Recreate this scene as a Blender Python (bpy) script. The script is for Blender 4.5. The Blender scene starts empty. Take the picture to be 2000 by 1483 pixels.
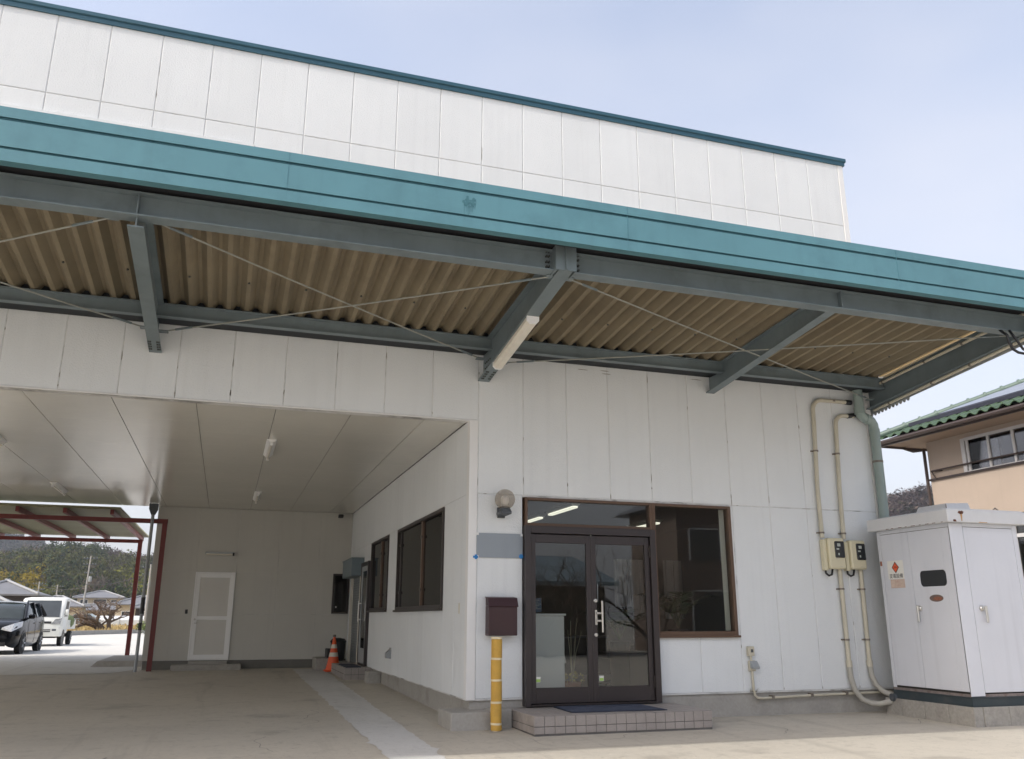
import bpy, math, random
from mathutils import Vector, noise as mnoise
R = math.radians
scene = bpy.context.scene
COL = scene.collection
random.seed(7)

# ------------------------------------------------------------------ camera
cam_d = bpy.data.cameras.new('camera'); cam = bpy.data.objects.new('camera', cam_d); COL.objects.link(cam)
cam_d.sensor_width = 36.0; cam_d.lens = 36.0 * 1659.78 / 2000.0
cam_d.clip_start = 0.05; cam_d.clip_end = 3000
CAM = Vector((-2.857, -10.107, 1.2))
yaw, pitch, roll = R(18.097), R(15.708), R(0.095)
cam.rotation_mode = 'QUATERNION'
fw = Vector((math.sin(yaw)*math.cos(pitch), math.cos(yaw)*math.cos(pitch), math.sin(pitch)))
rt = Vector((math.cos(yaw), -math.sin(yaw), 0)); up = rt.cross(fw)
rt2 = rt*math.cos(roll) + up*math.sin(roll); up2 = up*math.cos(roll) - rt*math.sin(roll)
from mathutils import Matrix
M = Matrix((rt2, up2, -fw)).transposed()
cam.location = CAM; cam.rotation_quaternion = M.to_quaternion()
scene.camera = cam

# ------------------------------------------------------------------ sky, sun, exposure
SUN = Vector((-0.96, -0.277, 1.0)).normalized()          # towards the sun
SUN_EL = math.asin(SUN.z); SUN_AZ = math.atan2(SUN.x, SUN.y)
w = bpy.data.worlds.new('World'); scene.world = w; w.use_nodes = True
nt = w.node_tree; nt.nodes.clear()
out = nt.nodes.new('ShaderNodeOutputWorld'); bg = nt.nodes.new('ShaderNodeBackground')
sky = nt.nodes.new('ShaderNodeTexSky'); sky.sky_type = 'NISHITA'; sky.sun_disc = False
sky.sun_elevation = SUN_EL; sky.sun_rotation = SUN_AZ
sky.altitude = 50; sky.air_density = 1.0; sky.dust_density = 5.0; sky.ozone_density = 1.0
tc = nt.nodes.new('ShaderNodeTexCoord'); mp = nt.nodes.new('ShaderNodeMapping'); mp.inputs['Scale'].default_value = (1.0, 1.4, 2.6)
nz = nt.nodes.new('ShaderNodeTexNoise'); nz.inputs['Scale'].default_value = 1.5; nz.inputs['Detail'].default_value = 3; nz.inputs['Roughness'].default_value = 0.5
rp = nt.nodes.new('ShaderNodeValToRGB'); rp.color_ramp.elements[0].position = 0.3; rp.color_ramp.elements[1].position = 0.75
rp.color_ramp.elements[0].color = (.24, .24, .24, 1); rp.color_ramp.elements[1].color = (.62, .62, .62, 1)
mx = nt.nodes.new('ShaderNodeMixRGB'); mx.inputs['Color2'].default_value = (3.1, 3.06, 3.22, 1)
L = nt.links.new
L(tc.outputs['Generated'], mp.inputs['Vector']); L(mp.outputs['Vector'], nz.inputs['Vector']); L(nz.outputs['Fac'], rp.inputs['Fac'])
sx = nt.nodes.new('ShaderNodeSeparateXYZ'); L(tc.outputs['Generated'], sx.inputs['Vector'])
hzr = nt.nodes.new('ShaderNodeMapRange'); hzr.inputs['From Min'].default_value = .02; hzr.inputs['From Max'].default_value = .62; hzr.inputs['To Min'].default_value = .34; hzr.inputs['To Max'].default_value = 0.0; L(sx.outputs['Z'], hzr.inputs['Value'])
adn = nt.nodes.new('ShaderNodeMath'); adn.operation = 'ADD'; adn.use_clamp = True; L(rp.outputs['Color'], adn.inputs[0]); L(hzr.outputs['Result'], adn.inputs[1])
L(adn.outputs[0], mx.inputs['Fac']); L(sky.outputs['Color'], mx.inputs['Color1'])
L(mx.outputs['Color'], bg.inputs['Color']); bg.inputs['Strength'].default_value = 0.15
L(bg.outputs['Background'], out.inputs['Surface'])
sd = bpy.data.lights.new('sun', 'SUN'); sd.energy = 1.15; sd.angle = R(1.3); sd.color = (1.0, .965, .90)
so = bpy.data.objects.new('sun', sd); COL.objects.link(so); so.location = (0, 0, 40)
so.rotation_mode = 'QUATERNION'; so.rotation_quaternion = SUN.to_track_quat('Z', 'Y')
vs = scene.view_settings; vs.view_transform = 'Standard'; vs.look = 'None'; vs.gamma = 1.0; vs.exposure = 1.08; vs.use_curve_mapping = False

# ------------------------------------------------------------------ helpers
def gz(x, y):
    """ground height"""
    yy = max(-14.0, min(y, 14.0))
    return 0.012*yy

class MB:
    def __init__(s): s.v = []; s.f = []; s.m = []; s.cm = 0; s.uvlike = None
    def mat(s, i): s.cm = i; return s
    def add(s, vs, fs):
        o = len(s.v); s.v += [tuple(v) for v in vs]
        for f in fs: s.f.append(tuple(i+o for i in f)); s.m.append(s.cm)
        return s
    def box(s, x0, x1, y0, y1, z0, z1):
        if x0 > x1: x0, x1 = x1, x0
        if y0 > y1: y0, y1 = y1, y0
        if z0 > z1: z0, z1 = z1, z0
        return s.add([(x0,y0,z0),(x1,y0,z0),(x1,y1,z0),(x0,y1,z0),(x0,y0,z1),(x1,y0,z1),(x1,y1,z1),(x0,y1,z1)],
                     [(3,2,1,0),(4,5,6,7),(0,1,5,4),(1,2,6,5),(2,3,7,6),(3,0,4,7)])
    def cbox(s, x0, x1, y0, y1, z0, z1, c):
        """box with all its edges chamfered"""
        xs = (x0, x0+c, x1-c, x1); ys = (y0, y0+c, y1-c, y1); zs = (z0, z0+c, z1-c, z1)
        idx = {}; V = []
        def P(i, j, k):
            key = (i, j, k)
            if key not in idx: idx[key] = len(V); V.append((xs[i], ys[j], zs[k]))
            return idx[key]
        F = []
        F.append((P(1,1,0),P(1,2,0),P(2,2,0),P(2,1,0))); F.append((P(1,1,3),P(2,1,3),P(2,2,3),P(1,2,3)))
        F.append((P(1,0,1),P(2,0,1),P(2,0,2),P(1,0,2))); F.append((P(1,3,1),P(1,3,2),P(2,3,2),P(2,3,1)))
        F.append((P(0,1,1),P(0,1,2),P(0,2,2),P(0,2,1))); F.append((P(3,1,1),P(3,2,1),P(3,2,2),P(3,1,2)))
        # edges
        F.append((P(1,0,1),P(1,1,0),P(2,1,0),P(2,0,1))); F.append((P(1,3,1),P(2,3,1),P(2,2,0),P(1,2,0)))
        F.append((P(1,0,2),P(2,0,2),P(2,1,3),P(1,1,3))); F.append((P(1,3,2),P(1,2,3),P(2,2,3),P(2,3,2)))
        F.append((P(0,1,1),P(0,2,1),P(1,2,0),P(1,1,0))); F.append((P(3,1,1),P(2,1,0),P(2,2,0),P(3,2,1)))
        F.append((P(0,1,2),P(1,1,3),P(1,2,3),P(0,2,2))); F.append((P(3,1,2),P(3,2,2),P(2,2,3),P(2,1,3)))
        F.append((P(0,1,1),P(1,0,1),P(1,0,2),P(0,1,2))); F.append((P(3,1,1),P(3,1,2),P(2,0,2),P(2,0,1)))
        F.append((P(0,2,1),P(0,2,2),P(1,3,2),P(1,3,1))); F.append((P(3,2,1),P(2,3,1),P(2,3,2),P(3,2,2)))
        # corners
        for i, a in ((0,1),(3,2)):
            for j, b in ((0,1),(3,2)):
                for k, c2 in ((0,1),(3,2)):
                    t = (P(i,b,c2), P(a,j,c2), P(a,b,k))
                    F.append(t if (i==3)^(j==3)^(k==3) else t[::-1])
        return s.add(V, F)
    def prism(s, poly, axis, a, b):
        """poly: 2D points; axis x: (y,z), y: (x,z), z: (x,y); extruded from a to b"""
        n = len(poly)
        def P(p, t): return {'x': (t, p[0], p[1]), 'y': (p[0], t, p[1]), 'z': (p[0], p[1], t)}[axis]
        V = [P(p, a) for p in poly] + [P(p, b) for p in poly]
        F = [tuple(range(n))[::-1], tuple(range(n, 2*n))] + [(i, (i+1) % n, n+(i+1) % n, n+i) for i in range(n)]
        return s.add(V, F)
    def tube(s, pts, r, n=10, caps=True, flat=False):
        """round tube through points; r a number or list"""
        pts = [Vector(p) for p in pts]; m = len(pts)
        rs = r if isinstance(r, (list, tuple)) else [r]*m
        V = []; F = []
        prev = None
        for i, p in enumerate(pts):
            d = (pts[min(i+1, m-1)] - pts[max(i-1, 0)])
            if d.length < 1e-9: d = Vector((0, 0, 1))
            d.normalize()
            if prev is None:
                a = Vector((0, 0, 1)) if abs(d.z) < .9 else Vector((1, 0, 0))
                u = d.cross(a).normalized()
            else:
                u = (prev - d*prev.dot(d)); u = u.normalized() if u.length > 1e-6 else d.orthogonal().normalized()
            prev = u; vv = d.cross(u)
            for k in range(n):
                t = 2*math.pi*k/n
                V.append(p + (u*math.cos(t) + vv*math.sin(t))*rs[i])
        for i in range(m-1):
            for k in range(n):
                F.append((i*n+k, i*n+(k+1) % n, (i+1)*n+(k+1) % n, (i+1)*n+k))
        if caps: F.append(tuple(range(n))[::-1]); F.append(tuple(range((m-1)*n, m*n)))
        return s.add(V, F)
    def lathe(s, c, prof, n=16, axis='z'):
        """prof list of (r,h) about centre c"""
        V = []; F = []
        for (r, h) in prof:
            for k in range(n):
                t = 2*math.pi*k/n; a, b = r*math.cos(t), r*math.sin(t)
                V.append({'z': (c[0]+a, c[1]+b, c[2]+h), 'y': (c[0]+a, c[1]+h, c[2]-b), 'x': (c[0]+h, c[1]+a, c[2]+b)}[axis])
        m = len(prof)
        for i in range(m-1):
            for k in range(n): F.append((i*n+k, i*n+(k+1) % n, (i+1)*n+(k+1) % n, (i+1)*n+k))
        F.append(tuple(range(n))[::-1]); F.append(tuple(range((m-1)*n, m*n)))
        return s.add(V, F)
    def quad(s, a, b, c, d): return s.add([a, b, c, d], [(0, 1, 2, 3)])
    def mesh(s, name, mats, off=(0, 0, 0), smooth=False, angle=None):
        me = bpy.data.meshes.new(name)
        ox, oy, oz = off
        me.from_pydata([(x-ox, y-oy, z-oz) for x, y, z in s.v], [], s.f)
        for mt in (mats if isinstance(mats, (list, tuple)) else [mats]): me.materials.append(mt)
        if max(s.m, default=0) > 0:
            me.polygons.foreach_set('material_index', s.m)
        if smooth: me.polygons.foreach_set('use_smooth', [True]*len(me.polygons))
        me.update()
        if smooth and angle:
            try: me.set_sharp_from_angle(angle=R(angle))
            except Exception: pass
        return me

ORG = {}
def org(o): return ORG.get(o.name, (0, 0, 0)) if o else (0, 0, 0)
def tag(o, label=None, cat=None, group=None, kind=None):
    if label: o['label'] = label
    if cat: o['category'] = cat
    if group: o['group'] = group
    if kind: o['kind'] = kind
    return o
def thing(name, loc, label, cat, group=None):
    o = bpy.data.objects.new(name, None); COL.objects.link(o); o.location = loc; o.empty_display_size = .2
    ORG[o.name] = tuple(loc)
    return tag(o, label, cat, group)
def part(name, mb, mats, parent=None, smooth=False, angle=None, base=None):
    """mb holds world coordinates; the part is put in its parent's frame"""
    off = org(parent) if parent else (base or (0, 0, 0))
    me = mb.mesh(name, mats, off, smooth, angle)
    o = bpy.data.objects.new(name, me); COL.objects.link(o)
    if parent: o.parent = parent; ORG[o.name] = off
    else: o.location = off; ORG[o.name] = off
    return o
def piece(name, me, loc, parent):
    o = bpy.data.objects.new(name, me); COL.objects.link(o); o.parent = parent
    a = org(parent); o.location = (loc[0]-a[0], loc[1]-a[1], loc[2]-a[2]); return o
def copy_tree(o, loc=None, parent=None):
    c = o.copy(); COL.objects.link(c)
    if parent: c.parent = parent
    if loc is not None: c.location = loc
    for ch in list(o.children): copy_tree(ch, None, c)
    return c
def solo(name, mb, mats, label, cat, group=None, smooth=False, angle=None, base=None):
    return tag(part(name, mb, mats, None, smooth, angle, base), label, cat, group)
def structure(name, mb, mats, smooth=False):
    return tag(part(name, mb, mats, None, smooth), kind='structure')

# ------------------------------------------------------------------ materials
def new_mat(name):
    m = bpy.data.materials.new(name); m.use_nodes = True
    b = m.node_tree.nodes['Principled BSDF']; return m, m.node_tree, b
def paint(name, col, rough=.5, metal=0.0, var=.06, vscale=1.5, bump=0.0, bscale=40, spec=.5, streak=0.0, dirt=None, dirt_amt=0.0, dirt_scale=.8, detail=5, bdist=.01, fine=0.0, fscale=30, per_object=0.0):
    """colour with world-space variation, optional vertical streaks, blotches of dirt and fine relief"""
    m, t, b = new_mat(name); N = t.nodes.new; K = t.links.new
    geo = N('ShaderNodeNewGeometry')
    n1 = N('ShaderNodeTexNoise'); n1.inputs['Scale'].default_value = vscale; n1.inputs['Detail'].default_value = detail; n1.inputs['Roughness'].default_value = .6
    K(geo.outputs['Position'], n1.inputs['Vector'])
    mr = N('ShaderNodeMapRange'); mr.inputs['From Min'].default_value = .25; mr.inputs['From Max'].default_value = .75
    mr.inputs['To Min'].default_value = 1-var; mr.inputs['To Max'].default_value = 1+var
    K(n1.outputs['Fac'], mr.inputs['Value'])
    val = mr.outputs['Result']
    def mul(a, bsock):
        q = N('ShaderNodeMath'); q.operation = 'MULTIPLY'; K(a, q.inputs[0]); K(bsock, q.inputs[1]); return q.outputs[0]
    if fine:
        n3 = N('ShaderNodeTexNoise'); n3.inputs['Scale'].default_value = fscale; n3.inputs['Detail'].default_value = 3
        K(geo.outputs['Position'], n3.inputs['Vector'])
        m3 = N('ShaderNodeMapRange'); m3.inputs['From Min'].default_value = .3; m3.inputs['From Max'].default_value = .7
        m3.inputs['To Min'].default_value = 1-fine; m3.inputs['To Max'].default_value = 1+fine
        K(n3.outputs['Fac'], m3.inputs['Value']); val = mul(val, m3.outputs['Result'])
    if streak:
        mpn = N('ShaderNodeMapping'); mpn.inputs['Scale'].default_value = (9, 9, .35); K(geo.outputs['Position'], mpn.inputs['Vector'])
        n2 = N('ShaderNodeTexNoise'); n2.inputs['Scale'].default_value = 1.0; n2.inputs['Detail'].default_value = 4; K(mpn.outputs['Vector'], n2.inputs['Vector'])
        m2 = N('ShaderNodeMapRange'); m2.inputs['From Min'].default_value = .52; m2.inputs['From Max'].default_value = .78
        m2.inputs['To Min'].default_value = 1; m2.inputs['To Max'].default_value = 1-streak; K(n2.outputs['Fac'], m2.inputs['Value'])
        val = mul(val, m2.outputs['Result'])
    if per_object:
        oi = N('ShaderNodeObjectInfo'); m6 = N('ShaderNodeMapRange'); m6.inputs['To Min'].default_value = 1-per_object; m6.inputs['To Max'].default_value = 1+per_object; K(oi.outputs['Random'], m6.inputs['Value']); val = mul(val, m6.outputs['Result'])
    hsv = N('ShaderNodeHueSaturation'); hsv.inputs['Color'].default_value = (*col, 1); K(val, hsv.inputs['Value'])
    csock = hsv.outputs['Color']
    if dirt:
        n4 = N('ShaderNodeTexNoise'); n4.inputs['Scale'].default_value = dirt_scale; n4.inputs['Detail'].default_value = 8; n4.inputs['Roughness'].default_value = .65
        K(geo.outputs['Position'], n4.inputs['Vector'])
        m4 = N('ShaderNodeMapRange'); m4.inputs['From Min'].default_value = .5; m4.inputs['From Max'].default_value = .72; m4.inputs['To Max'].default_value = dirt_amt
        K(n4.outputs['Fac'], m4.inputs['Value'])
        mxx = N('ShaderNodeMixRGB'); mxx.inputs['Color2'].default_value = (*dirt, 1); K(m4.outputs['Result'], mxx.inputs['Fac']); K(csock, mxx.inputs['Color1'])
        csock = mxx.outputs['Color']
    K(csock, b.inputs['Base Color'])
    b.inputs['Roughness'].default_value = rough; b.inputs['Metallic'].default_value = metal; b.inputs['Specular IOR Level'].default_value = spec
    if bump:
        n5 = N('ShaderNodeTexNoise'); n5.inputs['Scale'].default_value = bscale; n5.inputs['Detail'].default_value = 4; n5.inputs['Roughness'].default_value = .6
        K(geo.outputs['Position'], n5.inputs['Vector'])
        bp = N('ShaderNodeBump'); bp.inputs['Strength'].default_value = bump; bp.inputs['Distance'].default_value = bdist
        K(n5.outputs['Fac'], bp.inputs['Height']); K(bp.outputs['Normal'], b.inputs['Normal'])
    return m
def glass(name, tint=(.55, .58, .58), refl=1.0, ior=1.5, wav=0.0):
    m = bpy.data.materials.new(name); m.use_nodes = True; t = m.node_tree; t.nodes.clear(); N = t.nodes.new
    o = N('ShaderNodeOutputMaterial'); tr = N('ShaderNodeBsdfTransparent'); tr.inputs['Color'].default_value = (*tint, 1)
    gl = N('ShaderNodeBsdfGlossy'); gl.inputs['Roughness'].default_value = 0.0; gl.inputs['Color'].default_value = (refl, refl, refl, 1)
    fr = N('ShaderNodeFresnel'); fr.inputs['IOR'].default_value = ior
    mul = N('ShaderNodeMath'); mul.operation = 'MULTIPLY'; mul.inputs[1].default_value = 1.25; mul.use_clamp = True
    mx = N('ShaderNodeMixShader'); K = t.links.new
    if wav:
        geo = N('ShaderNodeNewGeometry'); n = N('ShaderNodeTexNoise'); n.inputs['Scale'].default_value = 1.3; K(geo.outputs['Position'], n.inputs['Vector'])
        bp = N('ShaderNodeBump'); bp.inputs['Strength'].default_value = wav; bp.inputs['Distance'].default_value = .01; K(n.outputs['Fac'], bp.inputs['Height'])
        K(bp.outputs['Normal'], gl.inputs['Normal'])
    K(fr.outputs[0], mul.inputs[0]); K(mul.outputs[0], mx.inputs[0]); K(tr.outputs[0], mx.inputs[1]); K(gl.outputs[0], mx.inputs[2]); K(mx.outputs[0], o.inputs[0])
    return m
def emit(name, col, s):
    m, t, b = new_mat(name); b.inputs['Base Color'].default_value = (.8, .8, .8, 1)
    b.inputs['Emission Color'].default_value = (*col, 1); b.inputs['Emission Strength'].default_value = s; return m

M_WALL = paint('white_sprayed_panel', (.72, .745, .755), .75, var=.035, vscale=1.1, bump=.55, bscale=55, bdist=.012, streak=.05, fine=.015, fscale=90, per_object=.018)
M_JOINT = paint('joint_sealant', (.62, .62, .61), .8, var=.15, vscale=3, dirt=(.11, .10, .09), dirt_amt=.95, dirt_scale=2.6)
M_TRIM = paint('white_corner_trim', (.76, .76, .75), .55, var=.03, bump=.05, bscale=30)
M_TEAL = paint('teal_painted_metal', (.098, .238, .280), .42, var=.07, vscale=.9, streak=.08, bump=.02, bscale=3, dirt=(.045, .12, .15), dirt_amt=.35, dirt_scale=1.7)
M_TEAL2 = paint('dark_teal_coping', (.026, .095, .138), .45, var=.08, streak=.06)
M_TEAL3 = paint('teal_lap_seam', (.064, .185, .23), .45, var=.05)
M_TEALD = paint('dark_teal_groove', (.035, .12, .15), .5, var=.1)
M_STEEL = paint('blue_grey_painted_steel', (.165, .205, .220), .5, var=.14, vscale=2.2, streak=.08, bump=.05, bscale=25, dirt=(.06, .07, .07), dirt_amt=.35, dirt_scale=2.3)
M_BLACK = paint('black_soffit_board', (.008, .009, .012), .8, var=.2)
M_GUTTER = paint('dark_gutter_steel', (.012, .016, .02), .7, var=.2)
M_ROOFLINER = paint('tan_roof_liner', (.228, .190, .125), .85, var=.16, vscale=1.2, bump=.1, bscale=20, dirt=(.13, .09, .055), dirt_amt=.45, dirt_scale=1.1)
M_ROD = paint('galvanised_rod', (.30, .31, .28), .55, var=.15, vscale=6)
M_BOLT = paint('dark_bolt', (.05, .055, .05), .6)
M_SOFFIT = paint('cream_metal_soffit', (.70, .68, .61), .20, var=.05, vscale=.7, bump=.06, bscale=4, spec=.5, bdist=.02, fine=.01, fscale=12)
M_SOFJ = paint('soffit_joint', (.10, .10, .09), .7)
M_BACKW = paint('grey_beige_panel', (.55, .54, .495), .6, var=.05, vscale=.9, bump=.15, bscale=30, streak=.05)
M_CONC = paint('plinth_concrete', (.36, .345, .315), .85, var=.16, vscale=2.2, bump=.25, bscale=30, dirt=(.15, .14, .12), dirt_amt=.55, dirt_scale=2.2, fine=.06)
M_CONCD = paint('dark_stained_concrete', (.17, .165, .15), .9, var=.2, vscale=2, bump=.2, bscale=30)
M_STAIN = paint('joint_grime', (.27, .255, .23), .9, var=.4, vscale=30)
M_BRONZE = paint('dark_bronze_aluminium', (.038, .030, .030), .38, var=.06, metal=.15)
M_BROWNF = paint('brown_window_frame', (.115, .068, .042), .40, var=.08, metal=.2)
M_DKBROWN = paint('dark_brown_frame', (.028, .020, .017), .45, var=.08)
M_GLASS = glass('office_glass', (.90, .92, .91), .9, 1.5, .03)
M_DKGLASS = glass('smoked_glass', (.45, .44, .44), .6, 1.5, .03)
M_CHROME = paint('brushed_steel', (.62, .61, .58), .28, metal=1.0, var=.05)
M_LTGREY = paint('grey_aluminium', (.36, .38, .39), .45, metal=.2, var=.06)
M_WHITE = paint('white_enamel', (.86, .86, .85), .4, var=.03)
M_SIGNGREY = paint('blank_sign_grey', (.265, .30, .335), .45, var=.04, streak=.05)
M_BLUE = paint('blue_tape', (.02, .20, .52), .6, var=.15)
M_MAIL = paint('maroon_mailbox', (.040, .014, .016), .42, var=.08, bump=.03, bscale=60)
M_YEL = paint('ochre_yellow_pad', (.56, .33, .055), .62, var=.08, vscale=6, dirt=(.25, .15, .04), dirt_amt=.35, dirt_scale=5, bump=.1, bscale=40)
M_STRAP = paint('cream_strap', (.72, .62, .42), .7, var=.1, vscale=8)
M_TILE = paint('step_tile', (.31, .28, .258), .55, var=.09, vscale=4, bump=.06, bscale=60, dirt=(.2, .175, .16), dirt_amt=.45, dirt_scale=3, fine=.05, fscale=60)
M_GROUT = paint('step_grout', (.11, .105, .10), .9, var=.25, vscale=8)
M_MAT = paint('navy_doormat', (.052, .065, .105), .95, var=.3, vscale=14, bump=.6, bscale=220, bdist=.01, fine=.3, fscale=120)
M_MATB = paint('doormat_rubber_edge', (.018, .025, .045), .8)
M_METER = paint('cream_meter_plastic', (.63, .585, .42), .45, var=.04)
M_METERD = paint('meter_dark_window', (.03, .033, .036), .15, var=.2, vscale=20)
M_LCD = paint('meter_display', (.42, .45, .42), .3)
M_COND = paint('beige_conduit', (.535, .50, .40), .5, var=.07, vscale=4, streak=.08)
M_CONDG = paint('grey_flexible_conduit', (.40, .385, .34), .6, var=.07)
M_CLAMP = paint('rusty_clamp', (.22, .19, .16), .6, metal=.4, var=.4, vscale=30)
M_PIPE = paint('grey_green_downpipe', (.27, .335, .315), .45, var=.08, streak=.12, vscale=2)
M_CAB = paint('pale_grey_cabinet_paint', (.63, .65, .70), .42, var=.05, vscale=1.2, streak=.09, bump=.02, bscale=2)
M_CABT = paint('cabinet_roof_paint', (.63, .64, .655), .5, var=.06, streak=.05)
M_GAP = paint('dark_gap', (.03, .028, .025), .9)
M_RUST = paint('rust', (.11, .038, .018), .9, var=.4, vscale=20, bump=.4, bscale=60)
M_RUSTL = paint('rust_run', (.45, .27, .12), .85, var=.3, vscale=14)
M_CHAN = paint('dark_channel_base', (.028, .042, .05), .6, var=.2, dirt=(.09, .09, .085), dirt_amt=.4, dirt_scale=4)
M_BLOCK = paint('concrete_block', (.34, .325, .295), .9, var=.28, vscale=3, bump=.35, bscale=45, dirt=(.12, .11, .10), dirt_amt=.6, dirt_scale=3, fine=.1)
M_ORANGE = paint('cone_orange', (.80, .115, .03), .5, var=.07, vscale=6, dirt=(.4, .08, .03), dirt_amt=.3, dirt_scale=6)
M_CONEW = paint('cone_reflective_band', (.66, .62, .52), .4, var=.06)
M_RED = paint('red_oxide_steel', (.150, .020, .017), .5, var=.16, vscale=3, streak=.1)
M_PVC = paint('grey_pipe', (.33, .35, .37), .5, var=.08)
M_CPROOF = paint('olive_translucent_sheet', (.27, .265, .165), .5, var=.12, vscale=1.5)
M_TUBE = paint('unlit_tube', (.72, .68, .58), .3, var=.05)
M_FIX = paint('cream_light_fitting', (.78, .74, .65), .45, var=.08, vscale=8)
M_TUBEON = emit('lit_tube', (1.0, .96, .78), .5)
def smoky(name, col, a):
    m = bpy.data.materials.new(name); m.use_nodes = True; t = m.node_tree; t.nodes.clear(); N = t.nodes.new
    o = N('ShaderNodeOutputMaterial'); tr = N('ShaderNodeBsdfTransparent'); tr.inputs['Color'].default_value = (.86, .83, .78, 1)
    df = N('ShaderNodeBsdfPrincipled'); df.inputs['Base Color'].default_value = (*col, 1); df.inputs['Roughness'].default_value = .15
    mx = N('ShaderNodeMixShader'); mx.inputs[0].default_value = a; K = t.links.new
    K(tr.outputs[0], mx.inputs[1]); K(df.outputs[0], mx.inputs[2]); K(mx.outputs[0], o.inputs[0]); return m
M_GLOBE = smoky('globe_plastic', (.42, .38, .34), .30)
M_GREYBOX = paint('dark_grey_casting', (.07, .08, .09), .5, var=.15)
M_SHUT = paint('grey_shutter', (.17, .19, .20), .45, var=.08, streak=.1)
M_SHUTBOX = paint('blue_grey_shutter_box', (.15, .20, .225), .45, var=.08)
M_RAIL = paint('cream_guide_rail', (.62, .59, .51), .4, var=.05)
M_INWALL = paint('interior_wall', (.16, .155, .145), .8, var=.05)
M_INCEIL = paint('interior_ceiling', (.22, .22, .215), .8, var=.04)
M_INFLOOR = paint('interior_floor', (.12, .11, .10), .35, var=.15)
M_DARK = paint('black_plastic', (.015, .015, .017), .45, var=.1)
M_CURT = paint('white_curtain', (.72, .70, .70), .85, var=.05)
M_PAPER = paint('paper', (.75, .74, .70), .8)
M_POT = paint('terracotta', (.30, .12, .07), .8, var=.1)
M_BLUESCR = paint('blue_notice', (.05, .10, .18), .4, var=.35, vscale=40)
M_LEAF = paint('palm_leaf', (.030, .060, .022), .5, var=.3, vscale=9)
M_GREEN = paint('sticker_green', (.35, .55, .12), .6)

M_ORSIGN = paint('sign_orange', (.72, .11, .03), .55, var=.08, vscale=20)
M_INK = paint('black_ink', (.02, .02, .022), .6)
M_FADE = paint('faded_notice', (.62, .50, .42), .7, var=.1, vscale=30)
M_FADEP = paint('faded_red_print', (.52, .33, .27), .7, var=.2, vscale=60)
M_SIGNW = paint('sign_white', (.76, .75, .70), .5, var=.04, vscale=12)
M_BADGE = paint('bronze_badge', (.15, .105, .09), .5, var=.2, vscale=20)
M_BADGER = paint('worn_red_enamel', (.27, .10, .055), .55, var=.3, vscale=40)

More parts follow.
